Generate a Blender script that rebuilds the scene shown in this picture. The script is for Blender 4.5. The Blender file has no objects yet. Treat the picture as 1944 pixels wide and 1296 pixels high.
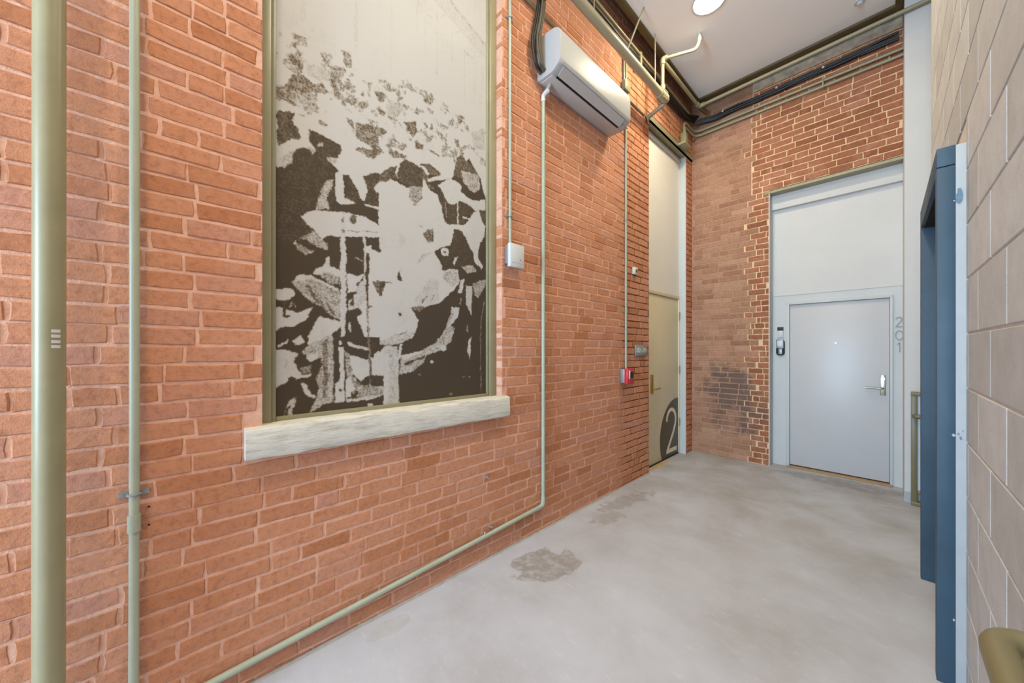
import bpy, bmesh, math, random
import numpy as np
from mathutils import Vector, Matrix

random.seed(7)
rng = np.random.default_rng(11)
scene = bpy.context.scene
COL = scene.collection

def s2l(c):
    c = c / 255.0
    return c / 12.92 if c <= 0.04045 else ((c + 0.055) / 1.055) ** 2.4

def rgb(r, g, b):
    return (s2l(r), s2l(g), s2l(b), 1.0)

# ------------------------------------------------------------------ camera
CAM_X, CAM_H, YAW, FPX, HORIZON = 1.9537, 1.5, 46.59, 670.0, 662.0
cam_data = bpy.data.cameras.new('camera')
cam_data.sensor_width = 36.0
cam_data.lens = 36.0 * FPX / 1944.0
cam_data.shift_y = (HORIZON - 648.0) / 1944.0
cam_data.clip_start = 0.02
cam = bpy.data.objects.new('camera', cam_data)
COL.objects.link(cam)
cam.location = (CAM_X, 0, CAM_H)
cam.rotation_euler = (math.radians(90), 0, math.radians(YAW))
scene.camera = cam

# ------------------------------------------------------------------ world, light, exposure
world = bpy.data.worlds.new('world')
scene.world = world
world.use_nodes = True
bg = world.node_tree.nodes['Background']
bg.inputs[0].default_value = (0.62, 0.78, 1.0, 1)
bg.inputs[1].default_value = 1.0

def area_light(name, loc, rot, sx, sy, power, color, shape='RECTANGLE', spread=180):
    d = bpy.data.lights.new(name, 'AREA')
    d.shape = shape
    d.size = sx
    if shape in ('RECTANGLE', 'ELLIPSE'):
        d.size_y = sy
    d.energy = power
    d.color = color
    d.spread = math.radians(spread)
    o = bpy.data.objects.new(name, d)
    COL.objects.link(o)
    o.location = loc
    o.rotation_euler = rot
    return o

# daylight entering through the tall window in the end wall behind the camera
area_light('daylight', (1.15, -5.92, 2.05), (math.radians(90), 0, 0), 1.7, 2.9, 650, (0.50, 0.75, 1.0))
DOWNLIGHT_POWER, DOWNLIGHT_COLOR = 46, (1.0, 0.895, 0.615)

scene.view_settings.view_transform = 'Standard'
scene.view_settings.look = 'None'
scene.view_settings.gamma = 1.0
scene.view_settings.use_curve_mapping = False
scene.view_settings.exposure = -0.04

# ------------------------------------------------------------------ materials
def new_mat(name):
    m = bpy.data.materials.new(name)
    m.use_nodes = True
    nt = m.node_tree
    b = nt.nodes['Principled BSDF']
    return m, nt, b

def N(nt, typ, **kw):
    n = nt.nodes.new(typ)
    for k, v in kw.items():
        setattr(n, k, v)
    return n

def noise(nt, scale, detail=3.0, rough=0.55, vec=None, dist=0.0):
    n = N(nt, 'ShaderNodeTexNoise')
    n.inputs['Scale'].default_value = scale
    n.inputs['Detail'].default_value = detail
    n.inputs['Roughness'].default_value = rough
    n.inputs['Distortion'].default_value = dist
    if vec is not None:
        nt.links.new(vec, n.inputs['Vector'])
    return n.outputs['Fac']

def ramp(nt, fac, stops):
    r = N(nt, 'ShaderNodeValToRGB')
    el = r.color_ramp.elements
    while len(el) < len(stops):
        el.new(0.5)
    for e, (p, c) in zip(el, stops):
        e.position = p
        e.color = c if len(c) == 4 else (*c, 1)
    nt.links.new(fac, r.inputs[0])
    return r.outputs[0]

def mix(nt, fac, a, b, mode='MIX'):
    n = N(nt, 'ShaderNodeMix', data_type='RGBA', blend_type=mode)
    for val, idx in ((fac, 0), (a, 6), (b, 7)):
        if hasattr(val, 'links') or isinstance(val, bpy.types.NodeSocket):
            nt.links.new(val, n.inputs[idx])
        else:
            n.inputs[idx].default_value = val
    return n.outputs[2]

def math_n(nt, op, a, b=0.0, clamp=False):
    n = N(nt, 'ShaderNodeMath', operation=op, use_clamp=clamp)
    for val, idx in ((a, 0), (b, 1)):
        if isinstance(val, bpy.types.NodeSocket):
            nt.links.new(val, n.inputs[idx])
        else:
            n.inputs[idx].default_value = val
    return n.outputs[0]

def bump(nt, bsdf, height, strength=0.3, dist=0.01):
    b = N(nt, 'ShaderNodeBump')
    b.inputs['Strength'].default_value = strength
    b.inputs['Distance'].default_value = dist
    nt.links.new(height, b.inputs['Height'])
    nt.links.new(b.outputs[0], bsdf.inputs['Normal'])

def world_pos(nt):
    return N(nt, 'ShaderNodeNewGeometry').outputs['Position']

def simple(name, col, rough=0.5, metal=0.0, var=0.0, vscale=8.0, bmp=0.0, bscale=60.0, col2=None, spec=0.5):
    m, nt, b = new_mat(name)
    b.inputs['Roughness'].default_value = rough
    b.inputs['Metallic'].default_value = metal
    b.inputs['Specular IOR Level'].default_value = spec
    p = world_pos(nt)
    if var > 0 or col2:
        c2 = col2 or tuple(x * (1 - var) for x in col[:3]) + (1,)
        f = noise(nt, vscale, 4, 0.6, p)
        nt.links.new(ramp(nt, f, [(0.35, col), (0.68, c2)]), b.inputs['Base Color'])
    else:
        b.inputs['Base Color'].default_value = col
    if bmp > 0:
        bump(nt, b, noise(nt, bscale, 4, 0.6, p), bmp, 0.01)
    return m

def emit(name, col, strength):
    m, nt, b = new_mat(name)
    b.inputs['Base Color'].default_value = (0.8, 0.8, 0.8, 1)
    b.inputs['Emission Color'].default_value = col
    b.inputs['Emission Strength'].default_value = strength
    return m

def brick_mat(name, stops, rough=0.82, weather=None):
    """brick colour from the per-brick attribute, plus grain and wear"""
    m, nt, b = new_mat(name)
    at = N(nt, 'ShaderNodeAttribute', attribute_name='tone')
    base = ramp(nt, at.outputs['Fac'], stops)
    p = world_pos(nt)
    f1 = noise(nt, 38, 5, 0.65, p)
    c = mix(nt, 0.55, base, ramp(nt, f1, [(0.28, (0.5, 0.42, 0.38, 1)), (0.5, (1, 1, 1, 1)), (0.8, (1.2, 1.16, 1.1, 1))]), 'MULTIPLY')
    f2 = noise(nt, 5.0, 4, 0.6, p)
    c = mix(nt, math_n(nt, 'MULTIPLY', ramp(nt, f2, [(0.5, (0, 0, 0, 1)), (0.72, (1, 1, 1, 1))]), 0.35), c, rgb(208, 150, 128))
    pits = noise(nt, 150, 2, 0.5, p)
    c = mix(nt, ramp(nt, pits, [(0.24, (0.55, 0.55, 0.55, 1)), (0.31, (0, 0, 0, 1))]), c, rgb(78, 44, 34))
    if weather:
        c = weather(nt, c, p)
    nt.links.new(c, b.inputs['Base Color'])
    b.inputs['Roughness'].default_value = rough
    b.inputs['Specular IOR Level'].default_value = 0.35
    h = math_n(nt, 'ADD', noise(nt, 85, 6, 0.75, p), math_n(nt, 'MULTIPLY', noise(nt, 16, 4, 0.65, p), 1.3))
    bump(nt, b, h, 0.7, 0.008)
    return m

def sep(nt, p):
    s = N(nt, 'ShaderNodeSeparateXYZ')
    nt.links.new(p, s.inputs[0])
    return s.outputs

def far_weather(nt, c, p):
    # soot and grime staining low on the old brickwork, left of the rebuilt jamb
    x, y, z = sep(nt, p)
    n = noise(nt, 3.2, 5, 0.65, p)
    dx = math_n(nt, 'ABSOLUTE', math_n(nt, 'DIVIDE', math_n(nt, 'SUBTRACT', x, 0.45), 0.55))
    dz = math_n(nt, 'ABSOLUTE', math_n(nt, 'DIVIDE', math_n(nt, 'SUBTRACT', z, 0.8), 0.6))
    r = math_n(nt, 'ADD', math_n(nt, 'POWER', dx, 2.0), math_n(nt, 'POWER', dz, 2.0))
    k = math_n(nt, 'SUBTRACT', math_n(nt, 'MULTIPLY', n, 2.2), math_n(nt, 'MULTIPLY', r, 0.75))
    f = ramp(nt, k, [(0.62, (0, 0, 0, 1)), (1.1, (0.8, 0.8, 0.8, 1))])
    return mix(nt, f, c, rgb(92, 78, 74))

M = {}
M['brick'] = brick_mat('red_brick', [(0.0, rgb(187, 120, 82)), (0.35, rgb(200, 134, 98)), (0.7, rgb(207, 142, 107)), (1.0, rgb(201, 140, 114))])
M['brick_old'] = brick_mat('old_smeared_brick', [(0.0, rgb(150, 108, 84)), (0.5, rgb(166, 124, 98)), (1.0, rgb(178, 138, 112))], weather=far_weather)
M['brick_new'] = brick_mat('pointed_brick', [(0.0, rgb(140, 86, 60)), (0.5, rgb(158, 100, 72)), (1.0, rgb(166, 112, 84))], weather=far_weather)

def mortar_mat(name, c1, c2, dark_from=None):
    m, nt, b = new_mat(name)
    p = world_pos(nt)
    c = ramp(nt, noise(nt, 22, 5, 0.65, p), [(0.3, c1), (0.7, c2)])
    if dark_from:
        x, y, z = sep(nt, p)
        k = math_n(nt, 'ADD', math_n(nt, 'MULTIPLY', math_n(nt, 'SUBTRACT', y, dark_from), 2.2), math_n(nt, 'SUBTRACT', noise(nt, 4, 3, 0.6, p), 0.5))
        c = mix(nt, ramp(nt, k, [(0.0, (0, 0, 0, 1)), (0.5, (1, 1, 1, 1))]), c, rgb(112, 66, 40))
    nt.links.new(c, b.inputs['Base Color'])
    b.inputs['Roughness'].default_value = 0.95
    bump(nt, b, noise(nt, 90, 4, 0.7, p), 0.6, 0.006)
    return m

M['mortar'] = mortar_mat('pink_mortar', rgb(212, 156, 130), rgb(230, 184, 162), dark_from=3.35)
M['mortar_old'] = mortar_mat('smeared_mortar', rgb(162, 122, 96), rgb(184, 144, 118))
M['mortar_cream'] = mortar_mat('cream_mortar', rgb(210, 176, 134), rgb(226, 196, 158))
M['olive'] = simple('olive_paint', rgb(150, 143, 112), 0.36, var=0.12, vscale=5, bmp=0.03, bscale=200)
M['olive_dark'] = simple('dark_olive_paint', rgb(98, 84, 52), 0.45, var=0.2, vscale=4)
M['cream_paint'] = simple('cream_pipe_paint', rgb(158, 149, 124), 0.3, var=0.1, vscale=5)
M['patch'] = simple('rough_mortar_patch', rgb(206, 188, 164), 0.95, var=0.4, vscale=14, bmp=0.8, bscale=40)
M['conduit'] = simple('sage_conduit', rgb(168, 172, 152), 0.34, var=0.1, vscale=6)
M['olive_guard'] = simple('brown_olive_paint', rgb(116, 107, 76), 0.42, var=0.1, vscale=6)
M['white_lifted'] = simple('shade_lifted_board', rgb(236, 232, 225), 0.7, var=0.04, vscale=2)  # board white lightened to offset the shade of its recess
M['grey_metal'] = simple('grey_metal', rgb(150, 158, 160), 0.4, 0.35, var=0.1)
M['steel'] = simple('brushed_steel', rgb(168, 164, 150), 0.32, 0.85)
M['brass'] = simple('brass', rgb(196, 164, 84), 0.28, 0.9)
M['black'] = simple('black_rubber', rgb(26, 24, 22), 0.55)
M['dark'] = simple('dark_gap', rgb(20, 17, 14), 0.8)
M['cable_brown'] = simple('insulated_line', rgb(86, 76, 62), 0.55, var=0.3, vscale=30, bmp=0.3, bscale=90)
M['plastic'] = simple('white_plastic', rgb(206, 205, 205), 0.38)
M['plastic_grey'] = simple('pale_grey_plastic', rgb(186, 183, 181), 0.42)
M['ac_white'] = simple('air_conditioner_casing', rgb(172, 171, 172), 0.4)
M['number_metal'] = simple('dull_number_metal', rgb(136, 136, 132), 0.5, 0.2)
M['red'] = simple('red_plastic', rgb(206, 40, 52), 0.35)
M['white'] = simple('white_plaster', rgb(204, 202, 199), 0.75, var=0.05, vscale=2.5, bmp=0.04, bscale=80)
M['white2'] = simple('pale_grey_paint', rgb(192, 193, 192), 0.55, var=0.04, vscale=3)
M['door_grey'] = simple('grey_door_paint', rgb(190, 189, 190), 0.38, var=0.04, vscale=2)
M['door_tan'] = simple('tan_door_paint', rgb(222, 210, 180), 0.42, var=0.08, vscale=2)
M['ink'] = simple('dark_vinyl', rgb(82, 74, 58), 0.45)
M['cream_vinyl'] = simple('cream_vinyl', rgb(226, 218, 198), 0.5)
M['blue'] = simple('blue_enamel', rgb(48, 75, 92), 0.55, var=0.12, vscale=3, col2=rgb(41, 65, 81))
M['caulk'] = simple('pale_blue_primer', rgb(168, 172, 174), 0.6, var=0.08, vscale=10, bmp=0.1)
M['paint_spot'] = simple('paint_spot', rgb(96, 120, 138), 0.5, var=0.2, vscale=60)
M['ceiling'] = simple('ceiling_white', rgb(240, 240, 238), 0.8, var=0.03, vscale=1.5)
M['grout'] = simple('grey_grout', rgb(172, 168, 164), 0.9, var=0.2, vscale=20)
M['deck'] = simple('dark_deck', rgb(52, 42, 30), 0.9, var=0.3)
M['wood'] = simple('wood_threshold', rgb(176, 140, 100), 0.6, var=0.25, vscale=20)
M['glass_panel'] = None
M['emit'] = emit('lamp_diffuser', (1.0, 0.93, 0.84, 1), 14.0)

def cmu_mat():
    m, nt, b = new_mat('concrete_block')
    p = world_pos(nt)
    at = N(nt, 'ShaderNodeAttribute', attribute_name='tone')
    base = ramp(nt, at.outputs['Fac'], [(0.0, rgb(178, 178, 177)), (0.5, rgb(190, 191, 191)), (1.0, rgb(200, 201, 202))])
    c = mix(nt, 0.6, base, ramp(nt, noise(nt, 9, 5, 0.65, p), [(0.3, (0.78, 0.76, 0.75, 1)), (0.6, (1, 1, 1, 1)), (0.8, (1.1, 1.08, 1.05, 1))]), 'MULTIPLY')
    c = mix(nt, ramp(nt, noise(nt, 120, 2, 0.5, p), [(0.27, (0.5, 0.5, 0.5, 1)), (0.34, (0, 0, 0, 1))]), c, rgb(110, 92, 80))
    nt.links.new(c, b.inputs['Base Color'])
    b.inputs['Roughness'].default_value = 0.6
    bump(nt, b, noise(nt, 110, 4, 0.7, p), 0.25, 0.004)
    return m
M['cmu'] = cmu_mat()
M['cmu_joint'] = simple('block_joint', rgb(214, 202, 190), 0.85, var=0.1, vscale=20)

def sill_mat():
    m, nt, b = new_mat('cast_stone')
    p = world_pos(nt)
    mp = N(nt, 'ShaderNodeMapping')
    nt.links.new(p, mp.inputs[0])
    mp.inputs['Scale'].default_value = (1, 0.25, 1.6)
    c = ramp(nt, noise(nt, 26, 6, 0.7, mp.outputs[0]), [(0.28, rgb(176, 166, 152)), (0.5, rgb(212, 206, 195)), (0.75, rgb(226, 221, 211))])
    nt.links.new(c, b.inputs['Base Color'])
    b.inputs['Roughness'].default_value = 0.9
    bump(nt, b, noise(nt, 60, 5, 0.7, mp.outputs[0]), 0.5, 0.008)
    return m
M['sill'] = sill_mat()

def floor_mat():
    m, nt, b = new_mat('worn_concrete')
    p = world_pos(nt)
    c = ramp(nt, noise(nt, 1.6, 7, 0.62, p), [(0.3, rgb(170, 167, 170)), (0.5, rgb(184, 184, 191)), (0.72, rgb(195, 196, 204))])
    # brownish mottling, growing toward the doors at the far end
    x, y, z = sep(nt, p)
    far = math_n(nt, 'MULTIPLY', math_n(nt, 'SUBTRACT', y, 1.4), 0.22, True)
    g = math_n(nt, 'MULTIPLY', far, ramp(nt, noise(nt, 2.1, 6, 0.62, p, 0.6), [(0.40, (0, 0, 0, 1)), (0.66, (1, 1, 1, 1))]))
    c = mix(nt, math_n(nt, 'MULTIPLY', g, 0.75), c, rgb(146, 134, 118))
    # fine scuffs
    mp = N(nt, 'ShaderNodeMapping')
    nt.links.new(p, mp.inputs[0])
    mp.inputs['Scale'].default_value = (1.0, 3.0, 1.0)
    mp.inputs['Rotation'].default_value = (0, 0, 0.6)
    c = mix(nt, ramp(nt, noise(nt, 11, 6, 0.7, mp.outputs[0]), [(0.58, (0, 0, 0, 1)), (0.74, (0.55, 0.55, 0.55, 1))]), c, rgb(214, 208, 203))
    c = mix(nt, ramp(nt, noise(nt, 60, 3, 0.6, p), [(0.24, (0.6, 0.6, 0.6, 1)), (0.31, (0, 0, 0, 1))]), c, rgb(120, 110, 102))
    # damp and bare patches with their own outlines
    def patch(cx, cy, rx, ry, rot, col, strength, nscale=7.0, amp=0.75, edge=0.05):
        nonlocal c
        mp = N(nt, 'ShaderNodeMapping', vector_type='TEXTURE')
        nt.links.new(p, mp.inputs[0])
        mp.inputs['Location'].default_value = (cx, cy, 0)
        mp.inputs['Rotation'].default_value = (0, 0, math.radians(rot))
        mp.inputs['Scale'].default_value = (rx, ry, 1)
        ln = N(nt, 'ShaderNodeVectorMath', operation='LENGTH')
        nt.links.new(mp.outputs[0], ln.inputs[0])
        k = math_n(nt, 'ADD', ln.outputs['Value'], math_n(nt, 'MULTIPLY', math_n(nt, 'SUBTRACT', noise(nt, nscale, 4, 0.5, p), 0.5), amp * 2))
        f = ramp(nt, k, [(0.9 - edge, (strength,) * 3 + (1,)), (0.9 + edge, (0, 0, 0, 1))])
        f = math_n(nt, 'MULTIPLY', f, ramp(nt, noise(nt, 16, 4, 0.65, p), [(0.36, (0.35, 0.35, 0.35, 1)), (0.55, (1, 1, 1, 1))]))
        c = mix(nt, f, c, col)
    patch(0.335, 1.87, 0.17, 0.27, -32, rgb(150, 143, 138), 0.95, 8.0, 1.0)
    patch(0.20, 3.22, 0.10, 0.42, -8, rgb(146, 138, 130), 0.6, 12, 1.4)
    patch(0.27, 2.77, 0.08, 0.22, -14, rgb(150, 143, 136), 0.55, 14, 1.5)
    patch(0.11, 0.84, 0.06, 0.13, 0, rgb(176, 174, 172), 0.8, 9, 0.6)
    patch(1.60, 5.38, 0.62, 0.20, 0, rgb(140, 134, 130), 0.75, 3, 0.6, 0.2)
    patch(-0.05, 4.45, 0.07, 0.40, 0, rgb(196, 164, 104), 0.8, 8, 0.6, 0.15)
    nt.links.new(c, b.inputs['Base Color'])
    b.inputs['Roughness'].default_value = 0.52
    b.inputs['Specular IOR Level'].default_value = 0.4
    bump(nt, b, noise(nt, 45, 5, 0.65, p), 0.15, 0.004)
    return m
M['floor'] = floor_mat()

def print_mat():
    """large halftone print: tone is ink coverage plus some reflection haze, broken up by grain"""
    m, nt, b = new_mat('halftone_print')
    p = world_pos(nt)
    at = N(nt, 'ShaderNodeAttribute', attribute_name='ink_tone')
    t = at.outputs['Fac']
    # grain works only in the middle tones
    mid = math_n(nt, 'MULTIPLY', math_n(nt, 'MULTIPLY', t, math_n(nt, 'SUBTRACT', 1.0, t)), 4.0)
    g = math_n(nt, 'SUBTRACT', noise(nt, 95, 3, 0.7, p), 0.5)
    g2 = math_n(nt, 'SUBTRACT', noise(nt, 26, 4, 0.7, p), 0.5)
    gg = math_n(nt, 'ADD', math_n(nt, 'MULTIPLY', g, 1.45), math_n(nt, 'MULTIPLY', g2, 0.75))
    k = math_n(nt, 'ADD', t, math_n(nt, 'MULTIPLY', gg, mid))
    c = ramp(nt, k, [(0.08, rgb(76, 65, 54)), (0.30, rgb(120, 106, 90)), (0.5, rgb(158, 150, 142)), (0.72, rgb(182, 178, 175)), (0.95, rgb(193, 189, 187))])
    nt.links.new(c, b.inputs['Base Color'])
    b.inputs['Roughness'].default_value = 0.5
    b.inputs['Specular IOR Level'].default_value = 0.15
    return m
M['print'] = print_mat()

def glass_mat(name, col, alpha_rough=0.05):
    m, nt, b = new_mat(name)
    b.inputs['Base Color'].default_value = col
    b.inputs['Roughness'].default_value = alpha_rough
    b.inputs['Transmission Weight'].default_value = 0.85
    b.inputs['IOR'].default_value = 1.1
    return m
M['glass_panel'] = glass_mat('guard_glass', rgb(222, 234, 246), 0.3)
M['glass_panel'].node_tree.nodes['Principled BSDF'].inputs['Transmission Weight'].default_value = 0.35
M['pane'] = glass_mat('window_pane', (0.95, 0.98, 1, 1), 0.0)

# ------------------------------------------------------------------ mesh helpers
class MB:
    def __init__(self):
        self.v, self.f = [], []

    def add(self, verts, faces):
        o = len(self.v)
        self.v += [tuple(p) for p in verts]
        self.f += [tuple(i + o for i in f) for f in faces]
        return self

    def box(self, x0, x1, y0, y1, z0, z1, b=0.0):
        if b <= 0:
            vs = [(x, y, z) for x in (x0, x1) for y in (y0, y1) for z in (z0, z1)]
            return self.add(vs, [(0, 1, 3, 2), (4, 6, 7, 5), (0, 4, 5, 1), (2, 3, 7, 6), (0, 2, 6, 4), (1, 5, 7, 3)])
        bm = bmesh.new()
        bmesh.ops.create_cube(bm, size=1.0)
        for q in bm.verts:
            q.co = Vector(((x0 + x1) / 2 + q.co.x * (x1 - x0), (y0 + y1) / 2 + q.co.y * (y1 - y0), (z0 + z1) / 2 + q.co.z * (z1 - z0)))
        bmesh.ops.bevel(bm, geom=bm.edges[:], offset=b, segments=2, profile=0.5, affect='EDGES')
        bm.verts.index_update()
        self.add([q.co[:] for q in bm.verts], [[q.index for q in f.verts] for f in bm.faces])
        bm.free()
        return self

    def tube(self, pts, r, n=14, bend=0.0, caps=True):
        pts = [Vector(p) for p in pts]
        if bend > 0 and len(pts) > 2:
            out = [pts[0]]
            for a, c, d in zip(pts, pts[1:], pts[2:]):
                u, w = (a - c), (d - c)
                k = min(bend, u.length * 0.49, w.length * 0.49)
                p0, p2 = c + u.normalized() * k, c + w.normalized() * k
                for i in range(7):
                    t = i / 6
                    out.append((1 - t) ** 2 * p0 + 2 * t * (1 - t) * c + t * t * p2)
            out.append(pts[-1])
            pts = out
        tang = []
        for i in range(len(pts)):
            a = pts[max(i - 1, 0)]
            c = pts[min(i + 1, len(pts) - 1)]
            tang.append((c - a).normalized())
        ref = Vector((0, 0, 1)) if abs(tang[0].z) < 0.9 else Vector((1, 0, 0))
        nrm = (ref - tang[0] * ref.dot(tang[0])).normalized()
        vs, fs = [], []
        for i, p in enumerate(pts):
            nrm = (nrm - tang[i] * nrm.dot(tang[i])).normalized()
            bi = tang[i].cross(nrm)
            rr = r[i] if isinstance(r, (list, tuple)) else r
            for k in range(n):
                a = 2 * math.pi * k / n
                vs.append(p + (nrm * math.cos(a) + bi * math.sin(a)) * rr)
        for i in range(len(pts) - 1):
            for k in range(n):
                fs.append((i * n + k, i * n + (k + 1) % n, (i + 1) * n + (k + 1) % n, (i + 1) * n + k))
        if caps:
            fs.append(tuple(range(n - 1, -1, -1)))
            fs.append(tuple((len(pts) - 1) * n + k for k in range(n)))
        return self.add(vs, fs)

    def prism(self, poly, axis, a0, a1):
        """poly in the plane across axis ('X': (y,z), 'Y': (x,z), 'Z': (x,y)), extruded a0..a1"""
        def P(u, w, a):
            return {'X': (a, u, w), 'Y': (u, a, w), 'Z': (u, w, a)}[axis]
        n = len(poly)
        vs = [P(u, w, a0) for u, w in poly] + [P(u, w, a1) for u, w in poly]
        fs = [tuple(range(n - 1, -1, -1)), tuple(range(n, 2 * n))]
        fs += [(i, (i + 1) % n, n + (i + 1) % n, n + i) for i in range(n)]
        return self.add(vs, fs)

    def disc(self, c, axis, r, t, n=32):
        pts = []
        for i in range(n):
            a = 2 * math.pi * i / n
            pts.append((r * math.cos(a), r * math.sin(a)))
        o = {'X': (c[1], c[2]), 'Y': (c[0], c[2]), 'Z': (c[0], c[1])}[axis]
        a0 = {'X': c[0], 'Y': c[1], 'Z': c[2]}[axis]
        return self.prism([(o[0] + u, o[1] + w) for u, w in pts], axis, a0, a0 + t)

    def mesh(self, name, mat, smooth=False):
        me = bpy.data.meshes.new(name)
        me.from_pydata(self.v, [], self.f)
        bm = bmesh.new()
        bm.from_mesh(me)
        bmesh.ops.recalc_face_normals(bm, faces=bm.faces)
        bm.to_mesh(me)
        bm.free()
        if mat is not None:
            me.materials.append(mat)
        if smooth:
            me.shade_smooth()
            try:
                me.set_sharp_from_angle(angle=math.radians(38))
            except Exception:
                pass
        return me

    def obj(self, name, mat, parent=None, smooth=True):
        o = bpy.data.objects.new(name, self.mesh(name, M[mat] if isinstance(mat, str) else mat, smooth))
        COL.objects.link(o)
        if parent is not None:
            o.parent = parent
            o.matrix_parent_inverse = Matrix.Translation(-parent.location)
        return o

def tag(o, label, cat, group=None, kind=None):
    o['label'] = label
    o['category'] = cat
    if group:
        o['group'] = group
    if kind:
        o['kind'] = kind
    return o

def thing(name, label, cat, loc=(0, 0, 0), group=None, kind=None):
    o = bpy.data.objects.new(name, None)
    o.empty_display_size = 0.1
    COL.objects.link(o)
    o.location = loc
    return tag(o, label, cat, group, kind)

def text_mesh(body, size, extrude=0.001):
    cu = bpy.data.curves.new('t', 'FONT')
    cu.body = body
    cu.size = size
    cu.extrude = extrude
    cu.align_x = 'CENTER'
    cu.align_y = 'CENTER'
    ob = bpy.data.objects.new('t', cu)
    COL.objects.link(ob)
    dg = bpy.context.evaluated_depsgraph_get()
    me = bpy.data.meshes.new_from_object(ob.evaluated_get(dg))
    bpy.data.objects.remove(ob)
    bpy.data.curves.remove(cu)
    return me

def stroke(pts, w, axis, a0, a1):
    """flat stroke of width w along 2-D points, as a prism"""
    L, R = [], []
    for i, (u, v) in enumerate(pts):
        a = pts[max(i - 1, 0)]
        c = pts[min(i + 1, len(pts) - 1)]
        d = Vector((c[0] - a[0], c[1] - a[1])).normalized()
        L.append((u - d.y * w / 2, v + d.x * w / 2))
        R.append((u + d.y * w / 2, v - d.x * w / 2))
    mb = MB()
    for i in range(len(pts) - 1):
        mb.prism([L[i], L[i + 1], R[i + 1], R[i]], axis, a0, a1)
    return mb

def project(P):
    s, c = math.sin(math.radians(YAW)), math.cos(math.radians(YAW))
    qx, qy, qz = P[0] - CAM_X, P[1], P[2] - CAM_H
    dep = -s * qx + c * qy
    if dep < 0.05:
        return None
    return (972 + FPX * (c * qx + s * qy) / dep, HORIZON - FPX * qz / dep)

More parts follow.
